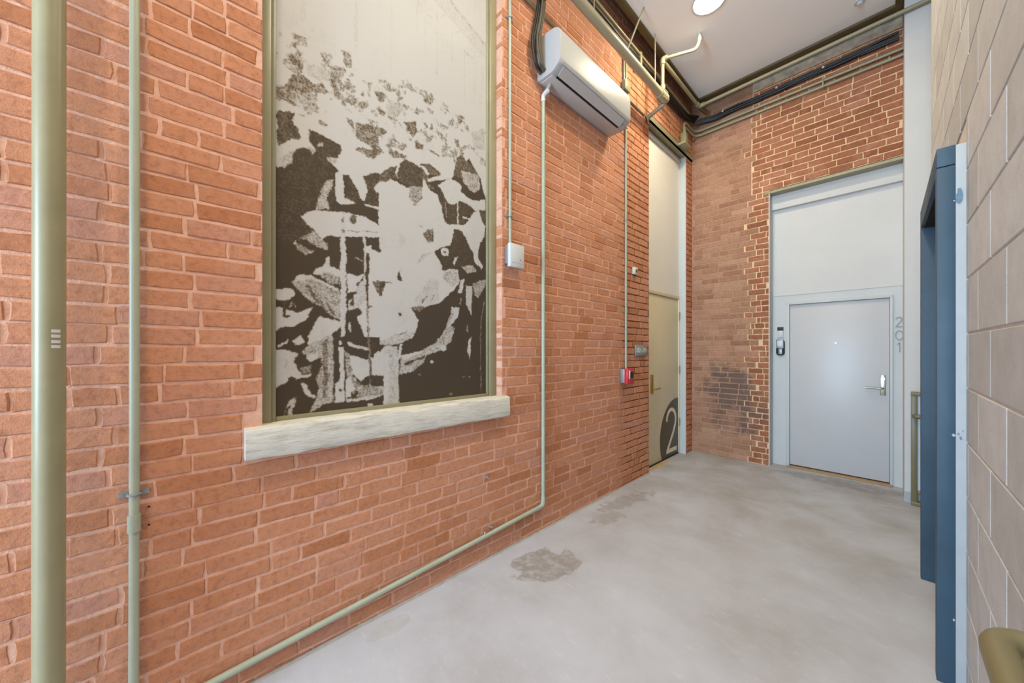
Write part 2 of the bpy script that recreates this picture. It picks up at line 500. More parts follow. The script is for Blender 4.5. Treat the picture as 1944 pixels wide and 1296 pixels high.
# printed picture, upper darks also greyed for reflection haze: (paper tone in percent, outline as y,z pairs in mm on the wall plane)
ART = [
(4,[327,2377,427,2460,574,2514,653,2457,767,2466,858,2527,989,2636,1189,2674,1330,2634,1507,2861,1612,2745,1677,2570,1677,1130,327,1133]),
(35,[387,2961,442,2976,465,2958,463,2918,428,2921]),
(33,[378,2789,414,2876,465,2898,514,2875,529,2855,514,2825,418,2794,387,2772]),
(55,[418,2794,529,2838,524,2742,465,2715,442,2757]),
(70,[475,2968,601,2999,585,2928,524,2902,480,2917]),
(40,[437,3081,470,3101,492,3059,456,3060]),
(40,[514,2875,549,2904,585,2877,564,2850,524,2841]),
(40,[358,3058,373,3037,358,3025]),
(33,[358,2763,387,2757,446,2727,428,2718,360,2733]),
(45,[654,3126,693,3143,702,3101,702,3059,676,3051,657,3076]),
(40,[688,2970,727,2973,716,2955]),
(35,[823,2997,886,3003,890,2968,854,2950]),
(45,[762,2900,798,2924,798,2893,774,2870]),
(35,[841,2907,890,2911,879,2869]),
(86,[449,3270,477,3290,477,3181,449,3163]),
(82,[716,3452,736,3465,736,3168,716,3156]),
(60,[544,3051,595,3086,611,3061,574,3041]),
(50,[786,3015,804,3018,804,2945,792,2957]),
(50,[585,2843,606,2842,590,2829]),
(35,[858,3008,887,3004,884,2958,858,2946]),
(42,[1017,3134,1060,3162,1082,3113,1053,3119]),
(35,[858,2921,896,2908,890,2880,858,2872]),
(65,[909,2996,1003,3009,1017,2970,949,2887,896,2908]),
(50,[1164,3065,1234,3070,1194,3031]),
(40,[1324,3134,1366,3103,1332,3109]),
(40,[1392,3115,1427,3134,1454,3091,1427,3072]),
(40,[1473,3069,1509,3070,1500,3036]),
(45,[1210,3150,1242,3144,1226,3133]),
(84,[1226,3798,1324,3864,1665,3758,1665,3655]),
(78,[1218,3792,1238,3806,1436,3749,1665,3679,1665,3655]),
(72,[1332,3870,1358,3887,1665,3773,1665,3742]),
(90,[925,3594,940,3604,940,3068,925,3061]),
(80,[1099,3712,1108,3718,1108,3516,1099,3511]),
(85,[1154,3749,1165,3757,1165,3401,1154,3395]),
(76,[1242,3725,1250,3730,1250,3295,1242,3291]),
(80,[1362,3680,1370,3685,1370,3460,1362,3456]),
(80,[1464,3632,1472,3636,1472,3248,1464,3244]),
(86,[1557,3641,1566,3646,1566,3301,1557,3297]),
(85,[1620,3583,1640,3594,1640,3438,1620,3428]),
(70,[1171,3682,1218,3674,1210,3662,1171,3672]),
(70,[1266,3712,1311,3763,1311,3752,1270,3708]),
(75,[1392,3692,1436,3734,1436,3723,1397,3687]),
(75,[1473,3607,1542,3598,1538,3588,1473,3592]),
(75,[1566,3615,1625,3672,1625,3660,1571,3610]),
(97,[428,2678,638,2791,727,2772,727,2683,823,2667,810,2650,727,2630,798,2597,823,2597,890,2656,890,2549,823,2526,762,2475,792,2412,768,2339,751,2352,710,2423,702,2443,638,2537,649,2599,627,2619,539,2634,480,2631,494,2566,524,2539,504,2507,494,2539,456,2529,423,2500,405,2419,351,2379,351,2483,405,2540,456,2567,442,2620,423,2617]),
(16,[351,2669,428,2688,418,2663,425,2618,442,2614,456,2569,405,2543,351,2488]),
(9,[351,2385,405,2419,423,2495,465,2530,494,2528,524,2534,497,2567,487,2628,534,2632,643,2614,649,2588,633,2535,585,2518,606,2434,574,2421,559,2340,524,2252,494,2219,449,2175,564,2084,351,2018]),
(62,[364,2426,405,2488,423,2505,409,2421,378,2394]),
(60,[497,2540,524,2539,506,2505,497,2512]),
(60,[524,2567,559,2592,559,2572,539,2562]),
(60,[574,2525,627,2522,627,2499,595,2488]),
(58,[564,2387,606,2423,601,2353,585,2247,519,2229]),
(8,[574,2300,611,2402,627,2321,611,2282,590,2243]),
(90,[619,2445,654,2503,663,2332,722,2314,682,2294,627,2290,616,2370]),
(10,[676,2423,707,2430,739,2396,751,2346,710,2319,671,2334]),
(5,[590,2259,854,2345,854,2227,817,2261,768,2261,671,2253,590,2243]),
(12,[762,2475,823,2523,886,2542,886,2504,823,2428,854,2413,854,2339,768,2327,792,2412]),
(95,[771,2328,854,2332,851,2316,780,2318]),
(95,[823,2434,890,2505,890,2424,841,2415]),
(98,[449,2175,514,2225,649,2247,768,2255,854,2227,860,2154,574,2098,559,2080]),
(20,[736,2228,731,2212,718,2200,702,2196,690,2202,685,2215,690,2231,702,2243,718,2248,731,2242]),
(50,[665,2222,664,2206,660,2196,654,2195,650,2203,649,2218,650,2234,654,2244,660,2246,664,2237]),
(40,[670,2148,668,2139,663,2132,657,2131,652,2135,650,2143,652,2152,657,2158,663,2160,668,2156]),
(33,[724,2771,886,2805,860,2750,860,2688,886,2661,823,2600,727,2612,733,2632,823,2655,798,2676,727,2683]),
(36,[671,2782,716,2773,719,2698,693,2740]),
(35,[529,2688,549,2710,585,2693,549,2680]),
(40,[435,2689,475,2696,470,2689]),
(30,[1017,2900,1096,2942,1100,2870,1074,2826,1038,2857]),
(30,[858,2793,909,2802,890,2769,858,2756]),
(30,[932,2755,956,2777,986,2760]),
(35,[896,2709,929,2728,949,2710]),
(30,[858,2687,896,2665,858,2638]),
(30,[932,2678,956,2700,1031,2696,990,2668,942,2650]),
(35,[1141,2948,1171,2961,1187,2927]),
(40,[1194,2930,1210,2985,1218,2933]),
(30,[1082,2812,1148,2815,1141,2785,1096,2768]),
(35,[1171,2804,1242,2796,1274,2780,1226,2776]),
(50,[1282,2868,1332,2874,1324,2799,1282,2791]),
(35,[1384,2952,1419,2959,1432,2906,1405,2895]),
(55,[1250,2989,1307,2992,1290,2975]),
(40,[1187,2920,1274,2943,1282,2932]),
(70,[1519,3053,1655,3134,1655,2977,1557,2939]),
(50,[1341,2856,1384,2858,1384,2814,1358,2812]),
(97,[858,2476,923,2523,983,2510,1046,2504,1082,2402,1133,2464,1145,2596,1187,2541,1258,2521,1307,2358,1324,2348,1258,2296,1210,2198,858,2125]),
(20,[858,2526,929,2595,956,2610,949,2576,976,2534,936,2527,896,2489,858,2483]),
(95,[983,2659,997,2651,976,2585,979,2535,956,2578]),
(95,[1148,2696,1282,2783,1375,2818,1375,2709,1324,2649,1179,2587,1171,2598,1282,2663,1266,2672]),
(13,[990,2648,1031,2677,1111,2666,1141,2629,1148,2591,1141,2541,1060,2515,983,2523,969,2570]),
(50,[1046,2511,1141,2541,1133,2471,1096,2406,1053,2440]),
(20,[1111,2672,1194,2709,1274,2675,1274,2653,1194,2633,1164,2671]),
(20,[1133,2660,1194,2640,1171,2584,1226,2561,1226,2547,1187,2541,1141,2602]),
(95,[1133,2660,1164,2671,1194,2640,1179,2628]),
(90,[1258,2585,1358,2667,1445,2644,1436,2597,1538,2567,1660,2602,1660,2532,1557,2496,1519,2524,1427,2535,1410,2508,1341,2489,1324,2505,1282,2564]),
(18,[1375,2702,1401,2820,1436,2863,1482,2835,1557,2809,1586,2773,1538,2734,1519,2713,1463,2754,1436,2686]),
(60,[1436,2745,1586,2773,1615,2682,1557,2626,1509,2642,1454,2677]),
(12,[1258,2507,1282,2564,1315,2503,1324,2391,1290,2439]),
(10,[1315,2446,1341,2489,1410,2501,1410,2361,1358,2338,1315,2346]),
(12,[1423,2519,1519,2524,1547,2478,1454,2368,1423,2372]),
(85,[1409,2574,1419,2577,1419,2364,1409,2361]),
(90,[1450,2430,1519,2433,1514,2423,1450,2420]),
(60,[1314,2495,1320,2497,1320,2390,1314,2388]),
(95,[1324,2348,1410,2361,1463,2367,1547,2478,1595,2514,1625,2436,1660,2406,1635,2286,1500,2258,1427,2336,1366,2322,1258,2296]),
(10,[1366,2322,1427,2336,1491,2256,1375,2232]),
(15,[1595,2514,1665,2533,1665,2415,1625,2436]),
(10,[1620,2283,1665,2368,1665,2292]),
(97,[852,2309,890,2319,890,1569,773,1566,735,1673,757,1708,741,1739,735,1794,779,1927,801,1936,798,2053,779,2049,779,2088,812,2101,818,2079,870,2066,858,2156]),
(95,[346,1788,375,1801,427,1797,423,1762,399,1743,354,1743]),
(95,[341,1706,362,1706,391,1696,446,1685,508,1720,490,1679,481,1653,421,1605,383,1613,341,1588]),
(8,[375,1740,397,1743,391,1672,414,1664,391,1650,368,1658,379,1671]),
(60,[399,1702,421,1737,429,1699,418,1723,408,1702]),
(55,[412,1829,433,1862,464,1876,508,1877,545,1857,637,1826,647,1742,642,1662,603,1670,545,1723,508,1741,464,1776,433,1808]),
(88,[412,1829,433,1862,464,1876,508,1877,632,1831,632,1815,508,1860,438,1843]),
(20,[481,1838,545,1734,536,1733,477,1818]),
(20,[545,1764,583,1685,569,1694,541,1749]),
(20,[583,1747,622,1677,607,1676,578,1726]),
(88,[508,1887,527,1926,564,1942,569,1984,588,1988,593,1941,642,1928,642,1886,564,1911,536,1886]),
(50,[536,1886,564,1911,642,1891,637,1848,583,1857]),
(52,[446,2066,508,2115,578,2064,574,2027,508,2044]),
(48,[425,2037,446,2027,518,2011,477,1983,438,2000]),
(90,[433,2034,432,2026,429,2021,425,2021,422,2024,421,2031,422,2039,425,2044,429,2045,432,2041]),
(60,[714,2015,768,2003,762,1994,725,2006]),
(86,[647,2238,673,2245,670,1938,673,1669,660,1564,647,1563,642,1880]),
(30,[665,2211,664,2198,660,2189,656,2188,653,2195,651,2207,653,2220,656,2229,660,2230,664,2223]),
(30,[668,2147,666,2139,662,2133,657,2132,653,2136,652,2143,653,2151,657,2157,662,2158,666,2154]),
(82,[765,2175,779,2178,782,1944,771,1931]),
(6,[782,2050,796,2053,798,1913,793,1789,800,1570,787,1570,782,1787]),
(30,[818,1893,890,1914,870,1813,841,1833]),
(90,[673,1917,730,1909,779,1938,779,1927,735,1865,730,1821,683,1810]),
(75,[735,1849,757,1885,779,1899,779,1787,735,1728,678,1713,683,1762,725,1809]),
(10,[685,1735,709,1797,719,1743]),
(75,[700,1617,699,1599,695,1588,691,1588,687,1599,686,1616,687,1634,691,1645,695,1645,699,1634]),
(30,[790,1760,824,1741,796,1733]),
(30,[683,2153,852,2186,852,2180,683,2149]),
(97,[858,2311,1283,2425,1306,2345,1384,2338,1360,2212,1283,2176,1223,2139,1283,2059,1290,2034,1417,2053,1425,1973,1392,1921,1268,1809,1166,1768,1110,1739,1063,1748,1114,1683,1097,1633,1063,1573,858,1568]),
(28,[1173,2275,1223,2293,1216,2202,1173,2193,1145,2231]),
(8,[964,1936,985,1987,1001,1917,979,1908]),
(15,[858,1904,936,1894,893,1885,870,1813,858,1812]),
(78,[973,2234,1030,2175,985,2112]),
(5,[996,1711,994,1705,989,1701,982,1700,977,1704,975,1710,977,1716,982,1721,989,1721,994,1718]),
(62,[1290,2008,1376,2047,1417,2026,1417,1965,1360,1924,1290,1975]),
(76,[1077,1798,1194,1962,1253,1950,1268,1815,1124,1759]),
(25,[1131,1794,1173,1845,1166,1825,1141,1791]),
(25,[1209,1816,1220,1862,1226,1857,1216,1820]),
(30,[1043,1752,1124,1777,1166,1768,1110,1736]),
(70,[1083,2026,1138,2110,1216,2138,1124,2052]),
(10,[858,2133,870,2072,858,2064]),
(30,[1097,2291,1152,2280,1138,2273]),
(8,[1376,2322,1450,2332,1500,2247,1544,2192,1552,2117,1475,2062,1408,2059,1384,2136,1329,2066,1283,2059,1290,2112,1345,2162,1360,2212,1392,2265]),
(90,[1341,2161,1335,2144,1319,2132,1300,2129,1285,2135,1279,2150,1285,2166,1300,2178,1319,2182,1335,2176]),
(10,[1317,2155,1316,2151,1312,2148,1307,2147,1303,2149,1302,2153,1303,2157,1307,2160,1312,2161,1316,2159]),
(85,[1368,2086,1384,2129,1425,2146,1400,2118,1384,2075]),
(10,[1272,2050,1290,2034,1356,2054,1345,2039,1290,2026]),
(97,[1458,2355,1544,2453,1579,2504,1624,2445,1656,2395,1615,2299,1588,2179,1642,2132,1624,2085,1561,2125,1544,2199,1492,2252,1475,2311]),
(6,[1670,2362,1670,2063,1588,2172]),
(60,[1441,2078,1544,2101,1579,2064,1492,2037]),
(75,[1483,1953,1535,1952,1530,1731,1483,1821]),
(80,[1433,1974,1475,2000,1450,1894,1417,1890]),
(50,[1535,1973,1661,2019,1661,1975,1588,1866,1552,1898]),
(45,[1429,1858,1440,1859,1440,1804,1429,1803]),
(95,[534,1667,645,1650,645,1615,596,1577,558,1555,484,1518,493,1584]),
(58,[484,1518,596,1577,608,1572,608,1215,558,1209,493,1166,539,1293,520,1351,558,1421,475,1468,458,1484]),
(28,[558,1529,581,1561,577,1239,558,1240]),
(6,[530,1447,550,1457,548,1416,516,1346,475,1333,502,1397]),
(95,[337,1494,398,1491,440,1476,423,1440,440,1390,466,1359,507,1377,498,1357,432,1346,406,1367,394,1334,337,1304]),
(50,[377,1407,394,1455,394,1431,383,1404]),
(35,[445,1400,502,1423,498,1377,466,1369]),
(95,[475,1463,534,1475,530,1452,498,1428,477,1448]),
(95,[410,1537,449,1568,471,1533,445,1516,423,1523]),
(90,[353,1508,398,1547,394,1528,361,1503]),
(92,[453,1330,475,1318,498,1271,520,1249,498,1246,471,1279]),
(70,[377,1166,398,1241,436,1262,427,1223,415,1161,402,1163,410,1225,394,1208]),
(90,[635,1514,660,1509,665,1209,615,1211,620,1303,640,1334]),
(8,[650,1272,648,1267,645,1264,640,1264,637,1268,636,1273,637,1278,640,1280,645,1280,648,1277]),
(95,[655,1533,653,1526,648,1522,642,1522,637,1526,635,1533,637,1540,642,1544,648,1544,653,1540]),
(93,[686,1466,804,1436,804,1352,749,1316,712,1357]),
(90,[810,1453,890,1510,890,1342,816,1346]),
(50,[663,1498,691,1466,712,1346,755,1293,882,1279,882,1221,755,1222,702,1259,671,1364]),
(90,[671,1337,691,1341,717,1280,696,1260,702,1232,671,1224]),
(10,[702,1248,728,1268,744,1250,702,1221]),
(80,[665,1219,760,1227,868,1225,868,1211,676,1203]),
(85,[676,1539,691,1536,788,1504,793,1487,691,1517]),
(8,[804,1532,839,1527,824,1442,804,1464]),
(8,[868,1494,866,1490,863,1487,858,1487,855,1490,854,1494,855,1498,858,1500,863,1500,866,1498]),
(6,[810,1335,882,1339,882,1296,816,1289]),
(40,[793,1779,802,1532,807,1431,807,1217,802,1217,798,1431,788,1532,785,1778]),
(85,[819,1173,815,1166,807,1163,796,1164,788,1169,785,1177,788,1184,796,1187,807,1186,815,1181]),
(97,[858,1785,1024,1800,1050,1745,1110,1690,1103,1634,1063,1565,979,1528,858,1521]),
(70,[858,1544,954,1587,1083,1603,1063,1565,979,1528,858,1521]),
(20,[979,1593,1030,1607,1037,1601,985,1586]),
(5,[994,1711,993,1704,988,1700,983,1700,978,1703,977,1709,978,1716,983,1720,988,1720,993,1717]),
(62,[1360,1785,1429,1787,1408,1715,1345,1658,1384,1639,1360,1551,1321,1531,1321,1491,1283,1485,1166,1460,1145,1410,1063,1351,985,1343,992,1456,1138,1492,1223,1530,1298,1610,1329,1683]),
(92,[992,1456,1138,1492,1124,1473,1005,1426]),
(12,[1011,1408,1159,1460,1152,1441,1024,1395]),
(90,[1320,1504,1315,1491,1305,1483,1292,1483,1281,1491,1277,1504,1281,1518,1292,1526,1305,1526,1315,1518]),
(85,[1222,1418,1219,1411,1213,1407,1205,1407,1198,1412,1196,1418,1198,1425,1205,1429,1213,1429,1219,1425]),
(90,[1360,1785,1429,1787,1408,1715,1321,1630,1376,1746]),
(72,[882,1515,973,1522,979,1462,979,1161,885,1157,885,1342]),
(95,[885,1463,917,1463,911,1157,885,1157]),
(10,[917,1457,948,1457,942,1448]),
(85,[982,1528,1005,1528,989,1438,973,1439]),
(8,[967,1522,982,1525,973,1462]),
(90,[1505,1567,1524,1582,1524,1470,1513,1425,1499,1484]),
(40,[1652,1860,1629,1742,1617,1641,1620,1175,1613,1175,1610,1641,1624,1749,1644,1859]),
(70,[1100,1340,1131,1332,1127,1324]),
(60,[1450,1302,1475,1308,1471,1299]),
(60,[1496,1310,1526,1298,1517,1294]),
(40,[1369,1188,1367,1184,1361,1181,1355,1182,1349,1185,1347,1190,1349,1195,1355,1197,1361,1197,1367,1193]),
(50,[1505,1644,1503,1627,1499,1617,1493,1617,1489,1627,1487,1643,1489,1660,1493,1670,1499,1670,1503,1660]),
]
CROWD = [343, 3019, 427, 3091, 523, 3046, 681, 3151, 797, 3052, 1059, 3183, 1248, 3167, 1461, 3134, 1677, 3180, 1677, 2452, 1330, 2634, 1132, 2722, 858, 2558, 626, 2620, 343, 2429]
# ------------------------------------------------------------------ brickwork
COURSE, JOINT = 0.0745, 0.0088

def brick_geo(L, H, D, jit=0.0032, bev=0.0042):
    """one brick centred on (0,0) in (u,z); front face at n=0; rough arrises"""
    us = np.array([-0.5, -0.18, 0.17, 0.5]) * L
    ring = [(u, -H / 2) for u in us] + [(L / 2, 0.0)] + [(u, H / 2) for u in us[::-1]] + [(-L / 2, 0.0)]
    ring = [(u + random.uniform(-jit, jit), z + random.uniform(-jit, jit)) for u, z in ring]
    n = len(ring)
    vs = [(u, -D, z) for u, z in ring]
    vs += [(u, -bev * random.uniform(0.6, 1.4), z) for u, z in ring]
    vs += [(u * (1 - 2 * bev / L), random.uniform(-0.0008, 0.0008), z * (1 - 2 * bev / H)) for u, z in ring]
    fs = []
    for k in (0, 1):
        fs += [(k * n + i, k * n + (i + 1) % n, (k + 1) * n + (i + 1) % n, (k + 1) * n + i) for i in range(n)]
    fs.append(tuple(2 * n + i for i in range(n)))
    return vs, fs

def bond(k, u0, u1, base, length=0.232, headers=0.13):
    """edges of the bricks of course k between u0 and u1"""
    r = random.Random(k * 131 + int(base * 1000))
    u = base - 1.0 - (0.114 if k % 2 else 0.0) + r.uniform(-0.03, 0.03)
    cuts = [u]
    while u < u1 + 0.3:
        u += (0.114 if r.random() < (headers if k % 7 != 3 else 0.6) else length) * r.uniform(0.95, 1.05)
        cuts.append(u)
    out = []
    for a, b in zip(cuts, cuts[1:]):
        a2, b2 = max(a, u0 - JOINT / 2), min(b, u1 + JOINT / 2)
        if b2 - a2 > 0.035:
            out.append((a2 + JOINT / 2, b2 - JOINT / 2))
    return out

def set_tone(me, tones):
    at = me.attributes.new('tone', 'FLOAT', 'FACE')
    at.data.foreach_set('value', tones)

def lay_bricks(bricks, to_world, wall, mats, stuff_name, n_single=300):
    """bricks: dicts u0,u1,z0,z1,depth,mat,proud. The largest in view become parts, the rest one field."""
    for b in bricks:
        c = [project(to_world(u, 0, z)) for u in (b['u0'], b['u1']) for z in (b['z0'], b['z1'])]
        if any(q is None for q in c):
            b['area'] = 0
            continue
        mx, my = sum(q[0] for q in c) / 4, sum(q[1] for q in c) / 4
        w = abs(c[2][0] - c[0][0])
        h = abs(c[1][1] - c[0][1])
        b['area'] = w * h if (0 < mx < 1944 and 0 < my < 1296) else 0
    order = sorted(bricks, key=lambda q: -q['area'])
    groups = {}
    for i, b in enumerate(order):
        L, H = b['u1'] - b['u0'], b['z1'] - b['z0']
        vs, fs = brick_geo(L, H, b['depth'])
        uc, zc = (b['u0'] + b['u1']) / 2, (b['z0'] + b['z1']) / 2
        o = Vector(to_world(uc, b['proud'], zc))
        tone = min(1, max(0, random.gauss(0.5, 0.27)))
        if i < n_single and b['area'] > 0:
            local = [Vector(to_world(uc + u, b['proud'] + nn, zc + z)) - o for u, nn, z in vs]
            mb = MB().add(local, fs)
            me = mb.mesh('brick', M[b['mat']])
            set_tone(me, [tone] * len(me.polygons))
            ob = bpy.data.objects.new('brick', me)
            COL.objects.link(ob)
            ob.parent = wall
            ob.location = o
        else:
            g = groups.setdefault(b['mat'], (MB(), []))
            g[0].add([to_world(uc + u, b['proud'] + nn, zc + z) for u, nn, z in vs], fs)
            g[1].extend([tone] * len(fs))
    for mat, (mb, tones) in groups.items():
        me = mb.mesh(stuff_name, M[mat])
        set_tone(me, tones)
        ob = bpy.data.objects.new(stuff_name, me)
        COL.objects.link(ob)
        ob.parent = wall
        ob['kind'] = 'stuff'

# ------------------------------------------------------------------ structure
tag(MB().box(-0.3, 3.9, -6.3, 6.3, -0.12, 0).obj('floor', 'floor', smooth=False), 'worn grey concrete floor with damp patches', 'floor', kind='structure')

WIN = (0.279, 1.746, 1.15, 4.25)       # window opening in the left wall: y0, y1, z0, z1
DOORL = (4.12, 5.28, 4.24)             # door recess in the left wall: y0, y1, top
FARY = 5.5
w = MB()
for y0, y1, z0, z1 in ((-6.1, WIN[0], 0, 5.3), (WIN[0], WIN[1], 0, WIN[2] - 0.14), (WIN[0], WIN[1], WIN[3], 5.3), (WIN[1], DOORL[0], 0, 5.3),
                       (DOORL[0], DOORL[1], DOORL[2] + 0.06, 5.3), (DOORL[1], FARY, 0, 5.3)):
    w.box(-0.16, -0.0032, y0, y1, z0, z1)
wall_left = tag(w.obj('wall_left', 'mortar', smooth=False), 'long red brick wall with pinkish mortar on the left', 'wall', kind='structure')

bricks = []
k = -1
while True:
    z0 = 0.023 + COURSE * k + JOINT / 2
    z1 = z0 + COURSE - JOINT
    if z0 > 5.25:
        break
    z0 = max(z0, 0.002)
    spans = [(-1.3, FARY - 0.004)]
    def cut(sp, a, b):
        out = []
        for p, q in sp:
            if q <= a or p >= b:
                out.append((p, q))
            else:
                if p < a: out.append((p, a))
                if q > b: out.append((b, q))
        return out
    if z1 > WIN[2] - 0.13 and z0 < WIN[2]:
        spans = cut(spans, 0.205, 1.79)            # stone sill
    if z1 > WIN[2] and z0 < WIN[3]:
        spans = cut(spans, WIN[0], WIN[1])
    if z0 < DOORL[2] + 0.045:
        spans = cut(spans, DOORL[0], DOORL[1])
    for a, b in spans:
        for u0, u1 in bond(k, a, b, 0.0):
            dep = 0.1 if (abs(u0 - WIN[1]) < 0.03 and WIN[2] < z0 < WIN[3]) or abs(u1 - DOORL[0]) < 0.03 else 0.03
            bricks.append(dict(u0=u0, u1=u1, z0=z0 + random.uniform(-.001, .001), z1=z1 + random.uniform(-.001, .001), depth=dep, mat='brick', proud=random.uniform(-0.0015, 0.002)))
    k += 1
lay_bricks(bricks, lambda u, n, z: (n, u, z), wall_left, None, 'brick_field')
MB().prism([(-0.01, 0.0), (0.014, 0.0), (0.004, 0.008), (-0.01, 0.012)], 'Y', -1.3, DOORL[0]).obj('base_fillet', 'grout', wall_left, False)

# far wall
FOPEN = (0.935, 2.085, 3.485)
w = MB()
w.box(-0.16, FOPEN[0], FARY + 0.006, FARY + 0.3, 0, 5.3)
w.box(FOPEN[0], 2.2, FARY + 0.006, FARY + 0.3, FOPEN[2] + 0.04, 5.3)
wall_far = tag(w.obj('wall_far', 'mortar_old', smooth=False), 'short brick wall at the far end around the grey door', 'wall', kind='structure')
bricks = []
cream = MB()
FC = 0.0735
k = 0
while True:
    z0, z1 = FC * k + JOINT / 2, FC * (k + 1) - JOINT / 2
    if z1 > 5.28:
        break
    r = random.Random(900 + k)
    tooth = (0.795 if k % 2 else 0.70) + (r.choice([0, 0, 0.03, -0.04]))
    if z0 > FOPEN[2] + 0.02:
        tooth = 0.745 + r.choice([0, 0, 0, -0.08, 0.05])
    if z0 > 4.62 :
        tooth = 0.76
    right = FOPEN[0] if z0 < FOPEN[2] + 0.03 else 2.08
    for u0, u1 in bond(k, 0.004, tooth - 0.006, 0.1, headers=0.25):
        bricks.append(dict(u0=u0, u1=u1, z0=z0, z1=z1, depth=0.02, mat='brick_old', proud=random.uniform(-0.004, -0.002)))
    for u0, u1 in bond(k, tooth + 0.006, right, 0.03 if k % 2 else 0.14, length=0.215, headers=0.04):
        bricks.append(dict(u0=u0, u1=u1, z0=z0 + 0.0008, z1=z1 - 0.0008, depth=0.03, mat='brick_new', proud=random.uniform(0.0, 0.003)))
    cream.box(tooth - 0.006, right, FARY + 0.0035, FARY + 0.02, z0 - JOINT / 2, z1 + JOINT / 2)
    k += 1
lay_bricks(bricks, lambda u, n, z: (u, FARY - n, z), wall_far, None, 'brick_field')
cr = cream.obj('mortar_bed', 'mortar_cream', wall_far, False)
MB().box(0.76, 2.08, FARY - 0.018, FARY + 0.01, 4.86, 4.98, 0.006).obj('mortar_patch', 'patch', wall_far)

# door recess lining of the far wall: pale grey board below, white board above
DY = 5.68
rec = MB()
rec.box(FOPEN[0] - 0.02, 1.08, DY, DY + 0.1, 0, 2.185)
rec.box(2.012, 2.2, DY, DY + 0.1, 0, 2.185)
rec.box(1.08, 2.012, DY, DY + 0.1, 2.095, 2.185)
wr = tag(rec.obj('wall_recess', 'white2', smooth=False), 'pale grey boarded surround of the door numbered 201', 'wall', kind='structure')
MB().box(FOPEN[0] - 0.02, 2.2, DY - 0.006, DY + 0.1, 2.185, 3.6).obj('upper_board', 'white', wr, False)
MB().box(FOPEN[0] - 0.006, FOPEN[0] + 0.004, FARY - 0.004, DY, 0, FOPEN[2]).obj('side_lining', 'white', wr, False)
MB().box(FOPEN[0] + 0.004, 2.09, DY - 0.06, DY - 0.006, 3.30, 3.485, 0.004).obj('ceiling_cove', 'white', wr)
MB().box(FOPEN[0] - 0.05, 2.09, FARY - 0.006, DY + 0.05, 3.485, 3.515).obj('steel_lintel', 'olive', wr, False)

# white wall by the stairs, block wall, wall behind the camera
ws = tag(MB().box(2.085, 3.9, 5.2, 6.2, 0, 5.3).obj('wall_stairs', 'white', smooth=False), 'plain white wall return right of the far door', 'wall', kind='structure')
MB().box(2.081, 3.9, 5.194, 5.3, 0, 0.1).obj('base_band', 'caulk', ws, False)
tag(MB().box(3.7, 3.9, 4.0, 5.25, 0, 5.3).obj('wall_alcove', 'white', smooth=False), 'white end wall of the stair alcove behind the blue frame', 'wall', kind='structure')

RX = 2.198
OPN = (2.56, 3.52, 2.30)
END = 4.2
w = MB()
for y0, y1, z0, z1 in ((-6.1, OPN[0], 0, 5.3), (OPN[0], OPN[1], OPN[2], 5.3), (OPN[1], END - 0.01, 0, 5.3)):
    w.box(RX + 0.004, RX + 0.2, y0, y1, z0, z1)
w.box(RX + 0.2, 3.9, 4.0, END - 0.01, 0, 5.3)
wall_right = tag(w.obj('wall_right', 'cmu_joint', smooth=False), 'close concrete block wall on the right with pale joints', 'wall', kind='structure')
BH, BL, BJ = 0.2365, 0.46, 0.009
k = -1
while True:
    z0, z1 = 0.148 + BH * k, 0.148 + BH * (k + 1)
    if z0 > 5.2:
        break
    z0, z1 = max(z0, 0.0) + BJ / 2, min(z1, 5.29) - BJ / 2
    y = 2.213 + (0.23 if k % 2 else 0.0) - 7 * BL
    while y < END:
        a, b = y + BJ / 2, min(y + BL, END) - BJ / 2
        y += BL
        if b - a < 0.05:
            continue
        segs = [(a, b)]
        if z0 < OPN[2] + 0.09:
            segs = cut(segs, 2.50, OPN[1] + 0.05)
        for p, q in segs:
            if q - p < 0.03 or q < -0.9:
                continue
            me = MB().box(RX - 0.001, RX + 0.03, p, q, z0, z1, 0.003).mesh('block', M['cmu'])
            set_tone(me, [random.random()] * len(me.polygons))
            ob = bpy.data.objects.new('block', me)
            COL.objects.link(ob)
            ob.parent = wall_right
    k += 1

w = MB()
for x0, x1, z0, z1 in ((-0.16, 0.3, 0, 5.3), (2.0, 2.4, 0, 5.3), (0.3, 2.0, 0, 0.6), (0.3, 2.0, 3.5, 5.3)):
    w.box(x0, x1, -6.25, -6.05, z0, z1)
tag(w.obj('wall_back', 'white', smooth=False), 'white end wall behind the camera with a tall window', 'wall', kind='structure')
w2 = thing('window_2', 'tall daylight window in the end wall behind the camera', 'window', (1.15, -6.1, 0.6), kind='structure')
MB().box(0.3, 2.0, -6.16, -6.152, 0.6, 3.5).obj('pane', 'pane', w2, False)
fr = MB()
for x in (0.3, 0.85, 1.4, 1.95):
    fr.box(x, x + 0.05, -6.19, -6.12, 0.6, 3.5)
for z in (0.6, 2.0, 3.45):
    fr.box(0.3, 2.0, -6.188, -6.122, z, z + 0.05)
fr.obj('window_frame', 'olive', w2, False)

